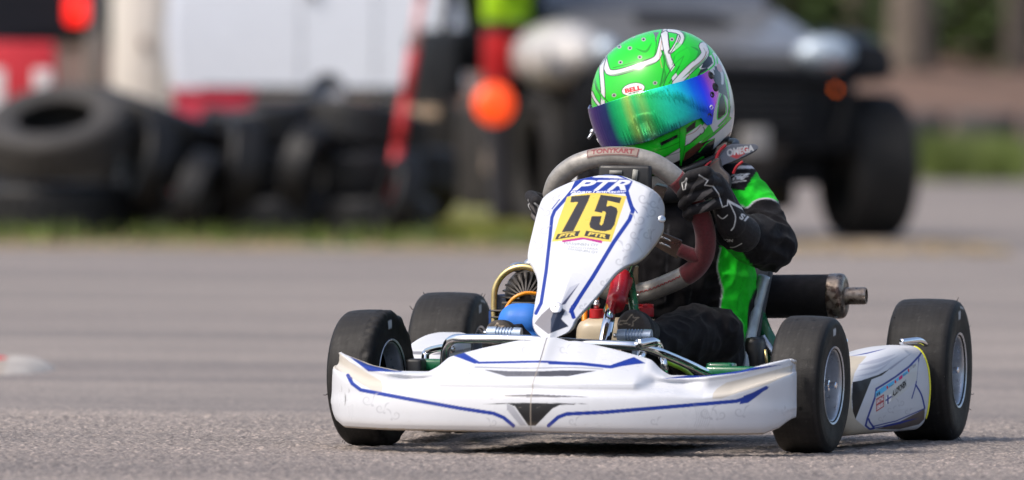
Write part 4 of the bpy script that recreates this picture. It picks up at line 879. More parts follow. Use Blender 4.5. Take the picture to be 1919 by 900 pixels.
    azel = lambda q: (math.atan2(q[0], q[1]), math.asin(q[2]/np.linalg.norm(q)))
    top = [azel(z(x, y)) for x, y in ((270, 428), (340, 409), (420, 388), (520, 362), (600, 340), (660, 320), (700, 303), (730, 283), (745, 275), (765, 297), (783, 340))]
    bot = [azel(z(x, y)) for x, y in ((330, 690), (420, 660), (500, 626), (570, 596), (640, 558), (690, 540), (705, 562), (722, 580), (745, 572), (757, 500), (783, 405))]
    print('VISOR', np.degrees(top).round(0).tolist(), np.degrees(bot).round(0).tolist())
    ta, te = np.array(top).T; ba, be = np.array(bot).T; amax = max(ta.max(), ba.max())
    ta0 = np.r_[0, ta[ta > 0]]; te0 = np.r_[np.interp(0, ta, te), te[ta > 0]]; ba0 = np.r_[0, ba[ba > 0]]; be0 = np.r_[np.interp(0, ba, be), be[ba > 0]]
    ta0 = np.maximum.accumulate(ta0+np.arange(len(ta0))*1e-4); ba0 = np.maximum.accumulate(ba0+np.arange(len(ba0))*1e-4); amax = min(ta0[-1], ba0[-1])
    n, m_ = 360, 90; P = np.zeros((n, m_, 3)); U = np.linspace(-amax, amax, n); VV = np.linspace(0, 1, m_)
    for i, a in enumerate(U):
        t_, b_ = np.interp(abs(a), ta0, te0), np.interp(abs(a), ba0, be0); e = b_+(t_-b_)*VV
        d = np.stack([np.sin(a)*np.cos(e), np.cos(a)*np.cos(e), np.sin(e)], -1); flat_ = hr(d)+.0055-.0035*np.clip((abs(a)-1.0)/.5, 0, 1)
        P[i] = d*(flat_+.00028*mnoise.noise(Vector((a*34, 5, 0)))+.00010*mnoise.noise(Vector((a*90, 7, 0))))[:, None]
    W_ = P @ HB.T+HC
    # mirror coating: angle-dependent sheen painted as a fixed tint round the visor
    stops = [(-1.7, (60, 20, 110)), (-.75, (70, 30, 130)), (-.42, (50, 70, 130)), (-.30, (30, 200, 130)), (-.16, (60, 250, 140)), (-.05, (190, 255, 130)), (.04, (80, 255, 150)), (.14, (150, 255, 140)), (.24, (60, 255, 150)), (.45, (50, 255, 210)), (.65, (40, 220, 225)), (.85, (30, 120, 240)), (.98, (50, 80, 245)), (1.06, (110, 70, 230)), (1.14, (190, 90, 200)), (1.28, (215, 125, 160))]
    U0 = U; U = U*1.28/amax; sx = [s[0] for s in stops]; cs = np.array([lin(*s[1]) for s in stops]); C = np.zeros(P.shape)
    for k in range(3):
        C[..., k] = np.interp(U, sx, cs[:, k])[:, None]
    low = np.clip(((.22-VV)/.22), 0, 1)[None, :, None]*np.clip((1.0-np.abs(U))/.5, 0, 1)[:, None, None]*.8; C = C*(1-low)+np.array(lin(50, 30, 120))*low
    v = grid_obj('visor', W_, mat('mirror_visor_painted_sheen', attr=True, rough=.09, metal=.75, coat=0, vary=.06, rvar=.03), driver, C)
    md = v.modifiers.new('t', 'SOLIDIFY'); md.thickness = .003; md.offset = 1; face_to(v, lambda p: p-HC)
    for s in (0, 1):
        for (x, y, r) in ((742, 312, .0075), (766, 375, .0085), (748, 415, .006), (743, 483, .005), (733, 530, .006)):
            q = z(x, y).copy()
            if s: q[0] *= -1
            q = q*(1+.006/np.linalg.norm(q)*1.0); nn = HB @ (q/np.linalg.norm(q)); pos = HC+HB@q; R_m = np.array(Vector((1, 0, 0)).rotation_difference(Vector(nn)).to_matrix())
            part('visor_screw', [xf(lathe([(-.002, r), (.002, r), (.0035, r*.7), (.0015, r*.4)], 18, 'x', True), R_m, pos)], M_blk if y != 483 else M_white, v, 35)
    pos = HC+HB@(np.array([-.137, .045, -.012])); part('visor_tab', [ball(pos, .006), tube([pos, pos+np.array([-.008, -.004, -.014])], .003, 8, 4)], M_alu, v)
    return o
helmet()

# ------------------------------------------------------------------ collar (neck protector)
M_col = mat('grey_collar_cloth', attr=True, rough=.75, vary=.15, vs=90, bump=.4, bs=700)
def sheet(name, poly, v, thick, ground_col, draw, m, parent, dv=lambda x, y: 0, res=.5):
    Pp = np.array(poly, float); lo, hi = Pp.min(0)-1, Pp.max(0)+1; mask = Canvas(lo[0], hi[0], lo[1], hi[1], .5, (0, 0, 0)); mask.poly(poly, (1, 1, 1))
    c = Canvas(lo[0], hi[0], lo[1], hi[1], .4, ground_col); draw(c); c.done()
    bm = bmesh.new(); vs = [bm.verts.new((p[0], p[1], 0)) for p in cr(Pp, 140, True)]; bm.faces.new(vs); bmesh.ops.triangulate(bm, faces=bm.faces)
    for _ in range(4):
        ed = [e for e in bm.edges if e.calc_length() > 1.6]
        if not ed: break
        bmesh.ops.subdivide_edges(bm, edges=ed, cuts=1); bmesh.ops.triangulate(bm, faces=bm.faces)
    me = bpy.data.meshes.new(name); bm.to_mesh(me); bm.free(); q = coords(me); C = c.sample(q[:, 0], q[:, 1])
    W_ = np.array([K(x, y, v+dv(x, y)) for x, y, _ in q]); me.vertices.foreach_set('co', W_.astype(np.float32).ravel()); paint(me, C)
    o = link(name, me, parent, m); md = o.modifiers.new('t', 'SOLIDIFY'); md.thickness = thick; md.offset = 0; return o
collar = part('neck_collar', [tube([HC+np.array([math.sin(a)*.092, .015+math.cos(a)*.095, -.150+.018*math.cos(a)]) for a in np.linspace(0, 2*PI, 30, endpoint=False)], .026, 16, 100, True)], mat('collar_foam', (.022, .022, .025), rough=.8, bump=.4, bs=600), driver)
def d1(c):
    c.poly([(1366, 293), (1376, 281), (1400, 276), (1404, 282), (1380, 298)], lin(200, 60, 60), .8); c.text('OMEGA', (1362, 294), (1413, 284), (1410, 271), (1360, 280), (.62, .62, .62), .05, .1); c.line([(1355, 312), (1380, 301), (1418, 281)], 3, lin(40, 44, 52))
sheet('collar_wing', [(1362, 274), (1378, 270), (1400, 271), (1412, 270), (1420, 276), (1414, 284), (1396, 294), (1376, 302), (1358, 308), (1350, 312), (1346, 300), (1352, 286)], .50, .006, lin(112, 116, 126), d1, M_col, collar, lambda x, y: .0012*(x-1360)*.5)
def d2(c):
    c.text('A', (1350, 366), (1356, 366), (1356, 352), (1350, 352), (.5, .5, .5), .03); c.line([(1316, 328), (1332, 312), (1348, 300)], 1.2, (.12, .02, .02))
sheet('collar_front', [(1310, 330), (1318, 315), (1335, 303), (1347, 297), (1352, 314), (1366, 330), (1368, 348), (1362, 366), (1350, 370), (1336, 360), (1322, 348)], .478, .008, lin(62, 58, 60), d2, M_col, collar, lambda x, y: .0006*(1340-x))
part('collar_piping', [tube(kp([(1360, 272, .492), (1348, 284, .485), (1342, 300, .48), (1346, 316, .475), (1358, 326, .475), (1364, 338, .475), (1362, 352, .472), (1354, 368, .470)]), .0030, 10, 60), tube(kp([(1392, 303, .50), (1380, 313, .50), (1374, 326, .50)]), .0028, 8, 20), tube(kp([(1318, 328, .47), (1322, 312, .475), (1334, 302, .48)]), .0022, 8, 20)], mat('red_piping', (.36, .008, .018), rough=.6), collar)

# ------------------------------------------------------------------ gloves
def glove(mirror):
    b = MB(); rim_v = lambda y: .30-(K(1300, y, .3)[2]-WC[2])*math.tan(R_(28))
    F = []
    for k, (y0, y1, y2, y3, xe, xk, r) in enumerate(((327, 322, 330, 342, 1283, 1332, .0105), (340, 338, 350, 364, 1279, 1346, .0108), (357, 358, 371, 384, 1281, 1356, .0106), (377, 382, 394, 402, 1288, 1364, .0095))):
        xm = (xe+xk)/2+4; yv = rim_v(y1)
        pts = [K(xk, y0+4, yv+.012), K(xm+12, y1, yv-.026), K(xe+10, y2, yv-.034), K(xe-1, y3, yv-.016), K(xe+6, y3+6, yv+.004)]
        b.add(chain(pts, [r*1.12, r*1.1, r*1.02, r*.95, r*.85])); F.append(pts)
    b.add(chain([K(1340, 340, .265), K(1352, 366, .275), K(1362, 392, .285)], [.018, .021, .020])); b.add(chain([K(1345, 352, .285), K(1368, 408, .31), K(1378, 428, .335)], [.022, .029, .030]))
    b.add(chain([K(1357, 386, .28), K(1372, 420, .31)], [.022, .028])); b.add(chain([K(1372, 420, .315), K(1390, 438, .36)], [.030, .036]))
    b.add(chain([K(1344, 385, .30), K(1318, 392, .325), K(1294, 372, .33), K(1284, 350, .32)], [.016, .013, .0115, .0105]))
    me = fuse('glove', b, .0017, 5); V = coords(me)
    X, Y = proj(V)
    c = Canvas(1255, 1420, 300, 480, .4, (.013, .012, .014)); c.tf = lambda p: np.asarray(p, float)/3+np.array([1200, 260]); GP = (.16, .145, .14); WP = (.60, .60, .60)
    c.poly([(262, 330), (290, 270), (330, 215), (372, 222), (360, 240), (310, 270), (285, 320)], GP, .5); c.poly([(300, 360), (350, 300), (400, 280), (410, 295), (360, 330), (320, 380)], GP, .8); c.poly([(320, 430), (350, 385), (415, 335), (425, 352), (380, 390), (330, 428)], GP, .8)
    c.line([(330, 205), (380, 235), (362, 262), (410, 268), (440, 310), (462, 385), (490, 375), (490, 350)], 1.9, WP, sm=False); c.line([(492, 345), (520, 400), (535, 440), (528, 490), (512, 515)], 2.2, WP); c.line([(435, 430), (462, 450), (490, 430)], 1.8, WP)
    c.line([(258, 222), (250, 240), (233, 250), (240, 288), (252, 285), (258, 245), (262, 225)], 1.5, WP, sm=False)
    c.poly([(498, 345), (590, 395), (605, 415), (500, 362)], WP); c.text('S1', (555, 450), (600, 470), (612, 440), (560, 412), WP, .05, .3); c.line([(462, 602), (520, 612), (570, 590)], 1.5, WP); c.text('VISION', (425, 582), (520, 582), (520, 566), (425, 563), (.5, .5, .5), .04)
    c.done(); C = c.sample(X, Y)
    if mirror:
        V = V*[-1, 1, 1]; pv = np.array([-.150, .30, .44]); V = (V-pv) @ rz(R_(-40)).T+pv+np.array([.040, .0, -.050]); me.flip_normals(); me.vertices.foreach_set('co', V.astype(np.float32).ravel())
    paint(me, C); o = link('glove', me, driver, M_glove); return o
glove(False); g2 = glove(True)
# ------------------------------------------------------------------ shoes
def shoe(tpx, bpx, v, w_, lean):
    top, bot = K(*tpx, v), K(*bpx, v); cc = (top+bot)/2; L_ = np.linalg.norm(top-bot)
    b = MB()
    b.add(chain([top+np.array([0, .022, -.030]), cc+np.array([0, .03, 0]), bot+np.array([0, .035, .02])], [w_*.9, w_, w_*.85])); b.add(chain([bot+np.array([0, .035, .02]), bot+np.array([0, .085, .03])], [w_*.9, w_*.8]))
    me = fuse('racing_shoe', b, .0022, 5); V = coords(me); fl = top[1]+.004; V[:, 1] = np.where(V[:, 1] < fl, fl+(V[:, 1]-fl)*.2, V[:, 1]); me.vertices.foreach_set('co', V.astype(np.float32).ravel())
    X, Y = proj(V); c = Canvas(tpx[0]-60, tpx[0]+60, tpx[1]-30, tpx[1]+120, .4, lin(72, 66, 62)); x, y = tpx; wc = lin(165, 150, 130)
    s = (w_/.034); c.line([(x-24*s, y+27), (x-20*s, y+20), (x-9*s, y+21), (x+1, y+8), (x+5, y+15), (x+14*s, y+14), (x+3, y+22), (x+3, y+30), (x-10*s, y+25), (x-24*s, y+28)], 1.5, wc, sm=False); c.done(); C = c.sample(X, Y); C[V[:, 1] > fl+.012] = (.012, .012, .013)
    paint(me, C); return link('racing_shoe', me, driver, M_glove)
shoe((1183, 581), (1190, 655), -.012, .0345, 0); shoe((931, 597), (938, 665), -.012, .031, 0)
# ================================================================== background
def gpt(px, py): return gnd(px, py)
M_tyb = mat('old_tyre_rubber', (.008, .008, .009), spec=.35, rough=.5, vary=.4, vs=9, bump=.5, bs=90)
M_tyg = mat('dusty_tyre_rubber', (.036, .033, .031), rough=.75, vary=.3, vs=9)
def car_tyre(name, R, W, bore=.30, m=None):
    b = MB(); h = [(-.36*W, bore*R*2*.98), (-.44*W, bore*R*2), (-.50*W, R*.76), (-.49*W, R*.88), (-.43*W, R*.96), (-.32*W, R*.99), (0, R)]
    prof = cr(h+[(-a, c) for a, c in h[:-1][::-1]], 34).tolist(); inner = [(a*.9, r-.014) for a, r in prof[::-1]]
    pr = prof+inner+[prof[0]]; v, f = lathe(pr, 64)
    b.add((v, [q[::-1] for q in f]))
    for k in range(40):                      # tread blocks
        t = 2*PI*k/40
        for a in (-.27, -.09, .09, .27):
            b.add(bev_box(W*.155, 2*PI*R/40*.72, .014, 0, (0, 0, 0)), 0); v_ = b.v[-1]; v_ += np.array([a*W, 0, R*(1.0 if abs(a) < .2 else .988)]); b.v[-1] = v_ @ rx(t+(.05 if a > 0 else 0)).T
    o = b.build(name, m or M_tyb, None, True, 40); return o
proto_t = car_tyre('scrap_tyre', .315, .205)
def place(o, loc, rot, label, group=None, sc=1):
    o.location = loc; o.rotation_mode = 'XYZ'; o.rotation_euler = rot; o.scale = (sc, sc, sc); o['label'] = label; o['category'] = 'tyre'
    if group: o['group'] = group
FL = R_(90)                                 # tyre lying flat: axis up
used = [0]
def tyre(px, z, Y, tilt=(0, FL, 0), label='', sc=1.0, m=None):
    o = proto_t if not used[0] else proto_t.copy()
    if used[0]: COL.objects.link(o)
    used[0] = 1; Y -= 2.0; X = CC[0]+(px-959.5)*(CAM_D+Y)/FPX
    if m: o.data = o.data.copy(); o.data.materials[0] = m
    place(o, (X, Y, z), tilt, label, 'scrap tyres heaped along the track edge', sc); return o
T = R_
tyre(90, .13, 31.6, (0, FL, .2), 'big dark scrap tyre lying flat at the bottom left end of the heap', 1.25)
tyre(105, .49, 31.45, (T(0), T(90), 0), 'big dusty scrap tyre tipped on top of the left end, its hole facing the track', 1.06, M_tyg)
t3 = bpy.context.scene.objects[proto_t.name]
tyre(330, .105, 31.8, (0, FL, .4), 'scrap tyre lying flat on the grass beside the left end stack', 1.0)
tyre(272, .34, 31.55, (T(8), T(14), T(18)), 'small scrap tyre standing half upright against the left end stack', .72)
tyre(298, .50, 31.9, (T(-6), T(110), 0), 'scrap tyre sloping down to the right beside the big dusty tyre', 1.12)
tyre(368, .21, 31.35, (T(5), T(17), T(-12)), 'scrap tyre leaning on edge low in the heap with a dull shine', .66)
tyre(445, .33, 31.6, (T(10), T(7), T(10)), 'scrap tyre standing upright in the middle of the heap', .78)
tyre(520, .105, 31.7, (0, FL, .1), 'scrap tyre lying flat on the grass below the middle of the heap', 1.0)
tyre(505, .32, 31.9, (0, FL+.05, .1), 'scrap tyre lying flat on two others in the middle of the heap', 1.0)
tyre(500, .52, 32.0, (T(3), T(84), .1), 'scrap tyre on top in the middle of the heap', 1.0)
tyre(575, .34, 31.5, (T(0), T(12), T(-20)), 'scrap tyre wedged upright right of the middle of the heap', .66)
tyre(690, .105, 31.7, (0, FL, .6), 'scrap tyre lying flat on the grass near the right end of the heap', 1.0)
tyre(665, .32, 31.9, (0, FL-.06, .6), 'scrap tyre lying flat second from the ground near the right end', 1.0)
tyre(668, .52, 32.0, (T(-2), T(100), .6), 'topmost scrap tyre at the right end sloping away from the middle', 1.02)
tyre(745, .20, 31.3, (T(0), T(15), T(14)), 'scrap tyre leaning at the far right end of the heap', .62)
tyre(400, .11, 32.6, (0, FL, 0), 'scrap tyre in the back row low behind the upright one', 1.0); tyre(230, .33, 32.5, (0, FL, 0), 'scrap tyre in the back row behind the small standing one', 1.0); tyre(600, .31, 32.7, (0, FL, 0), 'scrap tyre in the back row behind the wedged one', 1.0)
for o in list(S.objects):                    # tip the big dusty tyre toward the track
    if o.get('label', '').startswith('big dusty'): o.rotation_euler = (T(0), T(90), 0); o.rotation_euler = (Matrix.Rotation(T(25), 3, 'X') @ Matrix.Rotation(T(-7), 3, 'Y') @ Matrix.Rotation(T(90), 3, 'Y')).to_euler()
for px_, z_, lb_ in ((60, .31, 'dim scrap tyre in the back row under the big dusty tyre'), (165, .30, 'dim scrap tyre in the back row right of the big dusty tyre'), (420, .33, 'dim scrap tyre in the back row above the upright one'), (560, .50, 'dim scrap tyre in the back row just below the bare rim'), (730, .33, 'dim scrap tyre in the back row at the right end by the pole')): tyre(px_, z_, 32.6+.1*(px_ % 3), (0, FL, .3), lb_, 1.0)
# polished rim on top
M_dull = mat('scuffed_rim_metal', (.12, .125, .14), rough=.3, metal=.8)
rim = MB().add(lathe(cr([(-.07, .165), (-.06, .17), (-.05, .155), (.05, .15), (.06, .17), (.07, .165)], 24).tolist(), 40)).add(lathe([(.0, .15), (.015, .10), (.03, .05), (.03, .01)], 40)).build('wheel_rim', M_dull, None, angle=40)
tag(rim, 'shiny bare metal wheel rim propped on top of the tyre heap before the white van', 'wheel rim'); rim.location = ((612-959.5)*50/FPX, 30, .69); rim.rotation_euler = (0, T(12), T(84)); rim.scale = (.5,)*3
# marker pole
a, b_ = atY(742, 300, 29.45), atY(794, -30, 29.45); gdir = (b_-a)/np.linalg.norm(b_-a); g0 = a-gdir*(a[2]/gdir[2])
pole = root('marker_pole', tuple(g0), 0, 'thin red and white pole leaning to the right at the end of the tyre heap', 'pole')
M_pred = mat('red_pole_paint', (.50, .02, .025), rough=.5); M_pwh = mat('pole_faded_band', (.55, .30, .30), rough=.5)
Lp = 1.35
for k in range(6): part('pole_band', tube([gdir*(Lp*k/6), gdir*(Lp*(k+1)/6)], .024, 14, 2, smooth=False), M_pwh if k in (4,) else M_pred, pole)
# grass
M_grass = mat('verge_grass', (.075, .13, .018), rough=.8, vary=.6, vs=2.5, col2=(.16, .14, .04))
M_dry = mat('dry_verge', (.30, .225, .15), rough=.95, vary=.35, vs=3, stretch=(1, .3, 1), col2=(.20, .17, .11))
M_soil = mat('embankment_soil', (.13, .078, .056), rough=.95, vary=.4, vs=1.5)
def strip(name, pts, z, m, knd='structure', amp=.0, n=60, k=12):
    P = np.array(pts, float); g = np.zeros((n, k, 3))
    for i in range(n):
        t = i/(n-1)
        for j in range(k):
            s = j/(k-1); x = P[0, 0]*(1-t)+P[1, 0]*t; q = (P[0]*(1-t)+P[1]*t)*(1-s)+(P[3]*(1-t)+P[2]*t)*s
            e = min(1, 4*s*(1-s)*1.5); g[i, j] = (q[0], q[1]+.25*mnoise.noise(Vector((q[0]*1.3, s*3, z*90)))*(1 if j in (0, k-1) else .5), z+amp*e*(.7+.5*mnoise.noise(Vector((q[0]*2, q[1]*2, 1)))))
    return kind(grid_obj(name, g, m), knd)
XW = lambda px, Y: (px-959.5)*(Y+CAM_D)/FPX
strip('verge', [(-9, 25.7), (.35, 26.0), (.2, 62), (-9, 62)], .005, M_dry, amp=.0)
strip('vehicle_grass_patch', [(-.75, 29.4), (.10, 29.4), (-.2, 60), (-1.3, 60)], .010, mat('yellow_green_turf', (.17, .16, .03), rough=.9, vary=.4, vs=3))
strip('dirt_strip', [(.30, 26.6), (2.2, 27.6), (2.3, 30.4), (.25, 30.6)], .006, M_dry, amp=.006)
def blades(name, n, xr, yr, h, m, zf=lambda x, y: 0, clump=2.0):
    V = []; F = []
    for i in range(n):
        x = random.uniform(*xr); y = random.uniform(*yr)
        if mnoise.noise(Vector((x*clump, y*clump, 3))) < random.uniform(-.5, .25): continue
        hh = h*random.uniform(.5, 1.3); a = random.uniform(0, PI); w_ = .008; dx, dy = math.cos(a)*w_, math.sin(a)*w_; lx, ly = random.gauss(0, .25)*hh, random.gauss(0, .25)*hh; z = zf(x, y); k = len(V)
        V += [(x-dx, y-dy, z), (x+dx, y+dy, z), (x+lx*.4+dx*.6, y+ly*.4+dy*.6, z+hh*.6), (x+lx*.4-dx*.6, y+ly*.4-dy*.6, z+hh*.6), (x+lx, y+ly, z+hh)]; F += [(k, k+1, k+2, k+3), (k+3, k+2, k+4)]
    me = bpy.data.meshes.new(name); me.from_pydata(V, [], F); return kind(link(name, me, None, m), 'stuff')
blades('verge_grass', 2500, (-3.2, .2), (27.6, 29.4), .022, mat('green_blades', (.06, .12, .012), rough=.7, vary=.5, vs=2), clump=3.2)
blades('grass_tufts', 1500, (-3.2, .2), (28.8, 29.25), .085, mat('tuft_blades', (.10, .14, .02), rough=.7, vary=.5, vs=2), clump=3.0)
blades('dry_verge_grass', 5000, (-3.2, 2.2), (26.8, 31.0), .03, mat('straw_blades', (.33, .25, .15), rough=.8, vary=.4, vs=3))
blades('grass_under_vehicle', 12000, (-.35, .12), (29.2, 33.5), .07, mat('yellow_green_blades', (.24, .24, .035), rough=.7, vary=.4, vs=3))
# far right: grass, soil bank, tyre wall, wood
fx = lambda px: XW(px, 76)
strip('far_grass', [(2.9, 74), (5.6, 75), (5.8, 90), (2.8, 90)], .01, mat('far_dry_grass', (.14, .125, .06), rough=.95, vary=.5, vs=1.5, col2=(.07, .09, .025)), amp=.04)
blades('far_meadow_grass', 12000, (3.7, 4.55), (75, 80), .36, mat('bright_blades', (.11, .15, .025), rough=.6, vary=.4, vs=1), clump=.8)
n, k = 80, 24; g = np.zeros((n, k, 3))
for i in range(n):
    for j in range(k):
        x = -25+50*i/(n-1); y = 88+j/(k-1)*70; s = j/(k-1); g[i, j] = (x, y, 1.5*(1-math.exp(-max(0, y-87)/6))+.12*mnoise.noise(Vector((x*.6, y*.3, 0)))-.06)
kind(grid_obj('embankment', g, M_soil), 'structure')
bankz = lambda y: 1.5*(1-math.exp(-max(0, y-87)/6))
wl = car_tyre('barrier_tyre', .31, .2, m=mat('grey_barrier_rubber', (.07, .066, .07), rough=.8, vary=.4, vs=6)); first = True
posns = ['at the near end', 'second along', 'third along', 'fourth along', 'fifth along', 'sixth along']; lays = ['bottom', 'middle', 'top']
for ci in range(6):
    for l_ in range(3):
        o = wl if first else wl.copy()
        if not first: COL.objects.link(o)
        first = False; x = 3.15+ci*.64; o.location = (x+.05*((l_*7+ci*3) % 3-1), 84-ci*.9, .10+l_*.205); o.rotation_euler = (0, FL, l_)
        o['label'] = f'{lays[l_]} grey tyre in the far barrier stack {posns[ci]}, counted from the left'; o['category'] = 'tyre'; o['group'] = 'tyres stacked in the far barrier'
M_bark = mat('pine_bark', (.13, .105, .085), rough=.9, vary=.5, vs=8, bump=1, bs=40); M_leaf = mat('pine_foliage', (.060, .100, .020), rough=.7, vary=.6, vs=2.5); M_leaf2 = mat('birch_foliage', (.10, .16, .025), rough=.7, vary=.5, vs=2.5)
def leaves(n, c, r, size):
    V = []; F = []; cl = [(np.array(c)+np.array([random.gauss(0, .5)*r[0], random.gauss(0, .5)*r[1], random.gauss(0, .42)*r[2]]), random.uniform(.2, .42)) for _ in range(26)]
    for i in range(n):
        q, s = random.choice(cl); p = q+np.array([random.gauss(0, s), random.gauss(0, s), random.gauss(0, s*.7)])*r[0]*.55; a = random.uniform(0, 2*PI); t = random.uniform(-1, 1); sz = size*random.uniform(.6, 1.4)
        u = np.array([math.cos(a), math.sin(a), t*.5])*sz; v = np.array([-math.sin(a), math.cos(a), random.uniform(-1, 1)])*sz*.6; k = len(V); V += [p-u, p-v, p+u, p+v]; F += [(k, k+1, k+2, k+3)]
    return np.array(V), F
def tree(name, x, y, h, tr, label, z0, leafm, cr0=.35):
    o = root(name, (x, y, z0), 0, label, 'tree', 'trees of the wood behind the track')
    b = MB().add(tube([(0, 0, -.3), (.02, 0, h*.3), (-.05, .03, h*.6), (.04, 0, h*.97)], [tr*1.25, tr, tr*.8, tr*.15], 14, 24))
    for k in range(9): a = random.uniform(0, 2*PI); z = h*random.uniform(cr0, .9); L_ = h*.16; b.add(tube([(0, 0, z), (math.cos(a)*L_*.5, math.sin(a)*L_*.5, z+.1), (math.cos(a)*L_, math.sin(a)*L_, z+.35)], [tr*.3, tr*.1], 6, 6))
    b.build('trunk', M_bark, o); v, f = leaves(2600, (0, 0, h*(cr0+.95)/2), (h*.15, h*.15, h*(.95-cr0)/2.1), .10); MB().add((v, f)).build('crown', leafm, o, smooth=False); return o
tl = [(1705, 95, 12, .22, 'pine tree with a thick bare grey trunk at the right, nearest of the wood', .5, 0), (1905, 96, 11, .13, 'tree with a brown trunk at the right edge of the wood', .45, 0), (1600, 103, 12, .12, 'dark slim tree just above the vehicle front right corner', .4, 0), (1800, 106, 10, .09, 'pale green leafy tree between the thick pine and the right edge', .12, 1),
      (1480, 108, 12, .13, 'dark tree behind the windscreen of the utility vehicle', .4, 0), (1260, 104, 12, .13, 'tree behind the roof frame of the utility vehicle', .4, 0), (880, 108, 11, .12, 'tree between the white van and the utility vehicle', .3, 0), (640, 112, 12, .14, 'tree rising behind the middle of the white van', .4, 0), (300, 106, 12, .13, 'tree rising behind the cream cabin', .4, 0), (60, 103, 12, .13, 'tree at the far left of the wood', .4, 0), (1850, 116, 12, .12, 'tree deeper in the wood at the right', .2, 1), (1650, 118, 11, .12, 'tree deeper in the wood left of the thick pine', .2, 0)]
for (px, Y, h, tr, lb, c0, kd) in tl: tree('birch_tree' if kd else 'pine_tree', XW(px, Y), Y, h, tr, lb, bankz(Y)-.1, M_leaf2 if kd else M_leaf, c0)
v, f = [], []
und = MB()
for i in range(120): x = random.uniform(-13, 13); y = random.uniform(97, 126); und.add(leaves(420, (x, y, bankz(y)+.8), (1.3, 1.3, 1.6), .13))
kind(und.build('undergrowth', M_leaf, smooth=False), 'stuff')
# the far side of the wood, a dense backdrop of foliage
und = MB()
for i in range(70): x = -22+44*i/69; und.add(leaves(260, (x, 132+random.uniform(-2, 2), random.uniform(2, 9)), (2.2, 2.2, 4), .42))
kind(und.build('far_wood', M_leaf, smooth=False), 'stuff')

# white van
def lbox(x0, x1, y0, y1, z0, z1, b=.02, **k): return bev_box(x1-x0, y1-y0, z1-z0, b, ((x0+x1)/2, (y0+y1)/2, (z0+z1)/2), **k)
M_vanw = mat('van_white_paint', (.72, .76, .84), rough=.28, coat=.5, vary=.04, vs=2); M_vanc = mat('cream_cabin_paint', (.74, .70, .64), rough=.5, vary=.06, vs=3); M_glass = mat('dark_glass', (.02, .025, .03), rough=.08, vary=.05)
VY = 37.0; vx = lambda px: XW(px, VY); vz = lambda py: CAM_H+(199-py)*(VY+CAM_D)/FPX
van = root('van', (0, VY, 0), 0, 'white van parked behind the tyre heap, its long side towards the track', 'van')
def vp(name, q, m, parent=None, angle=20): return part(name, q, m, parent or van, angle)
x0, x1 = vx(322), vx(868)
prof = [(x0, .66), (x0-.05, .95), (x0+.0, 1.6), (x0+.1, 2.25), (x0+.3, 2.36), (x1-1.0, 2.36), (x1-.5, 2.2), (x1-.12, 1.5), (x1+.0, 1.05), (x1+.02, .68), ]
bdy = prism([(x, 0, z) for x, z in prof], (0, 1.9, 0), .05); vp('body', bdy, M_vanw)
vp('sill', lbox(x0+.05, x1-.03, .03, 1.85, .30, .655, .03), M_blk)
for px in (420, 770):
    wh = vp('wheel', xf(lathe(cr([(-.1, .19), (-.11, .25), (-.1, .31), (0, .325), (.1, .31), (.11, .25), (.1, .19)], 30).tolist(), 40, 'y'), None, (vx(px), .12, .325)), M_tyb); vp('hubcap', xf(lathe([(-.06, .005), (-.07, .08), (-.05, .19), (0, .2)], 32, 'y'), None, (vx(px), .12, .325)), M_alu, wh)
vp('door_seam', [lbox(vx(560)-.002, vx(560)+.002, -.004, .01, .75, 2.1, 0), lbox(vx(700)-.002, vx(700)+.002, -.004, .01, .75, 2.1, 0)], M_blk)
vp('window', lbox(vx(705), vx(805), -.006, .02, 1.45, 1.95, .005), M_glass)
vp('door_handle', lbox(vx(575), vx(590), -.03, .0, 1.2, 1.235, .005), M_blk); vp('rub_strip', lbox(x0+.15, x1-.2, -.012, .005, .70, .725, .003), M_blk)
# cream cabin left of the van
cb = root('site_cabin', (0, 39.2, 0), 0, 'cream site cabin with a small door, left of the white van', 'cabin'); c_ = lambda px: XW(px, 39.2)
part('wall', lbox(c_(205), c_(318), 0, 1.4, .35, 2.3, .02), M_vanc, cb, 20); part('roof', lbox(c_(196), c_(328), -.06, 1.5, 2.3, 2.36, .01), M_blk, cb, 40)
dr = part('door', lbox(c_(240), c_(296), -.02, .02, .45, 1.95, .008), mat('cabin_door_paint', (.62, .58, .54), rough=.5), cb, 40); part('handle', lbox(c_(262), c_(270), -.06, -.02, .93, .985, .004), mat('brown_handle', (.12, .05, .03), rough=.5), dr, 40)
part('skid', [lbox(c_(215), c_(225), 0, 1.4, 0, .35, .01), lbox(c_(300), c_(310), 0, 1.4, 0, .35, .01)], M_blk, cb, 40)
post = part('lamp_post', tube([(c_(185), 38.4, 0), (c_(185), 38.4, 5)], [.055, .045], 20, 4, smooth=False), mat('grey_post', (.33, .30, .29), rough=.6), None); 
post.parent = None; tag(post, 'grey upright post at the left corner of the cream cabin', 'post')
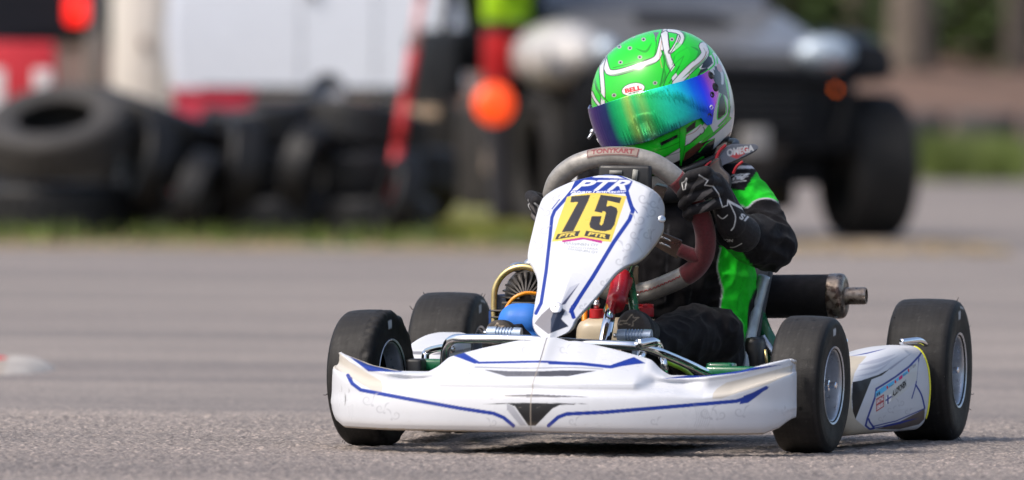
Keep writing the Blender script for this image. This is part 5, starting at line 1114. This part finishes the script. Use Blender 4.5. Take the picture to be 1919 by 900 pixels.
# things before the van
def barrier(px0, px1, z0, z1, Y, nm, label, cat, m1, m2, k):
    o = root(nm, (XW((px0+px1)/2, Y), Y, 0), 0, label, cat); W_ = (px1-px0)*(Y+CAM_D)/FPX
    part('block', [bev_box(W_, .30, .16, .03, (0, 0, z0+.08)), bev_box(W_, .16, z1-z0-.14, .04, (0, 0, (z0+.14+z1)/2))], m1, o, 40)
    for i in range(k): part('white_panel', bev_box(W_/k*.38, .175, (z1-z0)*.6, .01, ((-.5+(i+.5)/k)*W_+W_/k*.2, 0, (z0+z1)/2+.05)), m2, o, 40)
    return o
M_bred = mat('barrier_red', (.48, .018, .028), rough=.45, vary=.15, vs=6); M_bwhite = mat('barrier_white', (.60, .57, .58), rough=.5, vary=.1, vs=6)
barrier(-70, 104, .0, .93, 33.7, 'plastic_barrier', 'red and white plastic road barrier standing behind the left end of the tyres', 'barrier', M_bred, M_bwhite, 2)
o = root('plastic_crate', (XW(398, 34.0), 34.0, 0), 0, 'red plastic crate stack behind the tyre heap under the white van side', 'crate'); W_ = 145*54.6/FPX
part('crate_body', [bev_box(W_, .3, .70, .02, (0, 0, .35)), bev_box(W_+.03, .33, .03, .01, (0, 0, .69))], mat('crimson_plastic', (.42, .015, .04), rough=.5), o, 40)
part('handle_slot', bev_box(.1, .01, .03, .005, (0, -.166, .60)), M_blk, o)
pl = part('wooden_board', [bev_box(.43, .10, .05, .004, (XW(738, 33.4), 33.4, .60)), bev_box(.03, .05, .575, .004, (XW(690, 33.4), 33.45, .2875)), bev_box(.03, .05, .575, .004, (XW(756, 33.4), 33.45, .2875))], mat('pale_wood', (.52, .38, .26), rough=.8, vary=.3, vs=8, stretch=(1, 8, 8)), None, 40); pl.parent = None
tag(pl, 'pale wooden bench board between the tyre heap and the dark utility vehicle', 'bench')
# dark car at the far left
car = root('parked_car', (XW(20, 34.2), 34.2, 0), 0, 'dark parked car cut off by the left edge, red tail lamp on its corner', 'car'); cxx = lambda px: XW(px, 34.2)-XW(20, 34.2); zz = lambda py: CAM_H+(199-py)*54.2/FPX
pr = [(cxx(-420), .9), (cxx(-420), .35), (cxx(-140), .35), (cxx(-105), .60), (cxx(-40), .82), (cxx(40), .93), (cxx(120), .95), (cxx(160), 1.0), (cxx(166), 1.22), (cxx(130), 1.35), (cxx(-60), 1.62), (cxx(-260), 1.62)]
part('body', prism([(x, 0, z) for x, z in pr], (0, 1.6, 0), .03), mat('navy_car_paint', (.006, .007, .012), rough=.6, spec=.2, vary=.1), car, 20)
part('tail_lamp', bev_box(.115, .10, .16, .035, (cxx(140), .0, zz(25))), mat('lit_red_lens', (.75, .01, .008), rough=.2, emit=((1, .02, .01), .9)), car, 40)
for px in (-330, 60): part('wheel', xf(lathe(cr([(-.1, .19), (-.11, .25), (-.1, .30), (0, .315), (.1, .30), (.11, .25), (.1, .19), (.05, .02)], 30).tolist(), 40, 'y'), None, (cxx(px), .25 if px < 0 else .8, .315)), M_tyb, car)
part('window', prism([(cxx(-250), -.005, 1.35), (cxx(-70), -.005, 1.28), (cxx(-90), -.005, 1.52), (cxx(-240), -.005, 1.52)], (0, .02, 0)), M_glass, car)

# utility vehicle, three quarter front
UA = R_(17); UY = 32.4; fr_ = np.array([XW(1330, UY), UY, 0]); utv = root('utility_vehicle', tuple(fr_), UA, 'dark side by side utility vehicle with silver bonnet facing the track', 'utility vehicle')
M_us = mat('silver_bonnet_paint', (.17, .17, .175), rough=.35, coat=.4, vary=.2, vs=3, metal=.3); M_ub = mat('black_vehicle_plastic', (.007, .008, .010), spec=.15, rough=.55, vary=.3, vs=4); M_ug = mat('grey_side_panel', (.036, .034, .033), rough=.5, vary=.3, vs=5)
M_or = mat('orange_lens_added_glow', (.9, .16, .01), rough=.2, emit=((1, .16, .01), 1.6)); M_hl = mat('headlight_lens', (.40, .47, .54), rough=.35, metal=.3); M_wind = mat('windscreen', (.14, .15, .17), rough=.1, metal=.4, vary=.3, vs=3)  # the orange indicator is unlit; its glow is added to brighten it
up = lambda nm, q, m, par=None: part(nm, q, m, par or utv, 20)
wp_ = car_tyre('x', .355, .33, m=mat('vehicle_tyre_rubber', (.022, .021, .020), rough=.7, spec=.25, vary=.4, vs=7)); wp_.name = 'wheel'; first = True
for (u, v) in ((.90, .28), (-.65, .38), (.86, 2.35), (-.82, 2.35)):
    o = wp_ if first else wp_.copy()
    if not first: COL.objects.link(o)
    first = False; o.parent = utv; o.location = (u, v, .355)
    rm = MB().add(lathe([(-.08, .19), (0, .16), (.02, .05), (.02, .005)] if u > 0 else [(.08, .19), (0, .16), (-.02, .05), (-.02, .005)], 32)).build('rim', M_ug, o)
up('bumper', [lbox(-.70, .72, -.10, .10, .42, .80, .05), tube([(-.6, -.14, .5), (-.55, -.18, .78), (.55, -.18, .78), (.6, -.14, .5)], .03, 12, 20)], M_ub); up('underbody', [lbox(-.62, .62, .1, 2.6, .26, .50, .04)], M_ub)
up('grille', [lbox(-.40, .45, -.115, -.10, .52, .72, .01)], M_ub); up('bonnet', prism([(-.62, .0, .80), (-.62, -.02, .90), (-.60, .35, 1.02), (-.60, .85, 1.12), (-.60, .95, .8)], (1.24, 0, 0), .04), M_us)
up('side_step', bev_box(.12, .12, .13, .03, (-.76, 1.05, .36)), mat('pale_step', (.22, .175, .14), rough=.6))
for s in (-1, 1):
    up('fender', prism([(s*.60, -.06, .80), (s*.60, .0, .96), (s*.60, .35, 1.03), (s*.60, .80, .98), (s*.60, .86, .82), (s*.60, .45, .78)], (s*(.22 if s < 0 else .33), 0, -.02), .03), M_us if s < 0 else M_ub)
    if s < 0: up('wheel_arch', ball((-.66, .34, .88), (.21, .46, .17), 28, 16), mat('pale_grey_arch_paint', (.42, .41, .40), rough=.35, coat=.3, vary=.15, vs=4))
    up('headlight', [ball((s*.56, -.05, .905), (.15 if s > 0 else .07, .10, .085 if s > 0 else .07), 24, 14)], M_hl); s > 0 and up('indicator', ball((.625, -.06, .745), (.065, .05, .048), 16, 10), M_or)
    up('roll_cage', [tube([(s*.62, .90, 1.05), (s*.58, 1.30, 1.75), (s*.56, 2.2, 1.82), (s*.62, 2.5, .9)], .028, 12, 40)], M_ub)
    up('side_panel', prism([(s*.70, .80, .13), (s*.70, .72, .62), (s*.70, 1.75, .66), (s*.70, 2.0, .60), (s*.70, 2.0, .30), (s*.70, 1.9, .13)], (-s*.05, 0, 0), .015), M_ug)
up('cargo_side', lbox(-.72, -.66, 1.95, 2.8, .66, .98, .02), M_ub); up('cargo_side', lbox(.66, .72, 1.95, 2.8, .66, .98, .02), M_ub); up('bonnet_vent', prism([(-.25, .40, 1.045), (.25, .40, 1.045), (.20, .62, 1.085), (-.20, .62, 1.085)], (0, 0, .012)), M_ub)
for k_ in range(5): up('grille_bar', lbox(-.38, .43, -.13, -.118, .54+.04*k_, .552+.04*k_, .003), M_ug)
up('skid_plate', prism([(-.35, -.12, .46), (.38, -.12, .46), (.30, .05, .27), (-.28, .05, .27)], (0, .02, 0)), mat('grey_skid_plate', (.07, .07, .072), rough=.4, metal=.5)); up('tow_hook', lbox(.10, .24, -.20, -.12, .40, .54, .02), mat('pale_hook', (.25, .24, .23), rough=.5))
for s_ in (-1, 1): up('shock_absorber', tube([(s_*.42, .10, .70), (s_*.62, .25, .34)], .035, 12, 3, smooth=False), mat('spring_grey', (.10, .10, .10), rough=.4, metal=.6))
up('windscreen', prism([(-.58, .88, 1.10), (.58, .88, 1.10), (.54, 1.25, 1.68), (-.54, 1.25, 1.68)], (0, .015, .01)), M_wind); up('roof', lbox(-.60, .60, 1.2, 2.3, 1.80, 1.86, .02), M_ub)
up('seat', [lbox(-.5, .5, 1.5, 1.95, .55, .70, .05), lbox(-.5, .5, 1.9, 2.05, .70, 1.25, .05)], M_ub); up('cargo_box', lbox(-.66, .66, 2.1, 2.8, .80, 1.02, .03), M_ub)
rfl = K(0, 0, 0); q = (np.array(atY(945, 195, 31.9))-fr_) @ rz(UA); rl = up('round_lamp', ball((q[0]-.05, q[1], q[2]), (.10, .05, .10), 20, 12), mat('bright_orange_lens', (.9, .09, .012), rough=.35, emit=((1, .07, .008), .6))); up('lamp_stalk', tube([(q[0]-.05, q[1]+.03, q[2]), (-.66, .30, q[2]-.03)], .012, 8, 3, smooth=False), M_ub, rl)
# seated rider in the vehicle
rb = np.array(atY(952, 150, 32.9)); rp = root('person', (rb[0], rb[1], .0), UA+R_(62), 'person in yellow jacket and red trousers beside the utility vehicle', 'person'); X_ = .0
bb = MB(); bb.add(capsule((-.10, 0, .10), (-.08, .02, .48), .06, .07)).add(capsule((-.08, .02, .48), (-.06, .02, .88), .075, .10)).add(capsule((.10, 0, .10), (.08, .02, .48), .06, .07)).add(capsule((.08, .02, .48), (.06, .02, .88), .075, .10)).add(capsule((0, .02, .92), (0, .0, 1.35), .11, .13)).add(capsule((-.16, 0, 1.38), (.16, 0, 1.38), .08, .08)).add(capsule((0, 0, 1.4), (0, 0, 1.55), .05, .05)).add(ball((0, -.01, 1.66), (.085, .1, .12)))
for s in (-1, 1): bb.add(chain([(s*.15, 0, 1.38), (s*.19, .02, 1.12), (s*.13, -.14, .95)], [.06, .05, .04])).add(ball((s*.16, -.16, .92), .045)).add(capsule((s*.1, 0, .05), (s*.1, -.12, .04), .05, .04))
me = fuse('body', bb, .014, 3); V = coords(me); Cc = np.zeros((len(V), 3)); Cc[:] = (.03, .03, .035); Cc[V[:, 2] > .76] = (.30, .010, .012); Cc[(V[:, 2] > 1.0) & (V[:, 2] < 1.05)] = (.02, .02, .025); Cc[V[:, 2] > 1.05] = (.28, .50, .01); Cc[V[:, 2] > 1.5] = (.45, .3, .22); paint(me, Cc); link('body', me, rp, M_suit)
MB().add(ball((0, .01, 1.70), (.095, .11, .105))).build('cap', M_ub, rp)

# kerb stone at the left
kb = root('kerb_block', tuple(gnd(20, 692)), 0, 'low rounded concrete kerb with red and white paint at the left edge', 'kerb')
q0 = gnd(20, 692)
P = np.zeros((60, 40, 3)); C = np.zeros((60, 40, 3))
for i in range(60):
    for j in range(40):
        r = i/59; a = 2*PI*j/40; P[i, j] = (r*math.cos(a)*.105, r*math.sin(a)*.55, .030*(1-r**3)-.001); t_ = P[i, j]
        C[i, j] = (.36, .33, .30) if P[i, j, 0] > -.015+.02*math.sin(a*3) else (.30, .26, .22)
        if P[i, j, 0] < -.002-abs(P[i, j, 1]+.1)*.12 : C[i, j] = (.50, .02, .025)
M_kb = mat('kerb_paint', attr=True, rough=.8, vary=.3, vs=18)
grid_obj('kerb_top', P, M_kb, kb, C, cv=True)
# the wood on the photographer's side of the track: it is what the visor and the chrome mirror
und = MB()
for i in range(54):
    x = -34+68*i/53+random.uniform(-.8, .8); y = -42+random.uniform(-4, 4); h = random.uniform(6, 11); r_ = random.uniform(.14, .30)
    und.add(tube([(x, y, -.1), (x+.1, y, h*.5), (x, y, h)], [r_, r_*.3], 8, 5), 0)
    if i % 2: und.add(leaves(220, (x, y, h*.62), (2.0, 2.0, h*.36), .30), 1)
kind(und.build('near_side_wood', [M_bark, M_leaf], smooth=False), 'stuff')
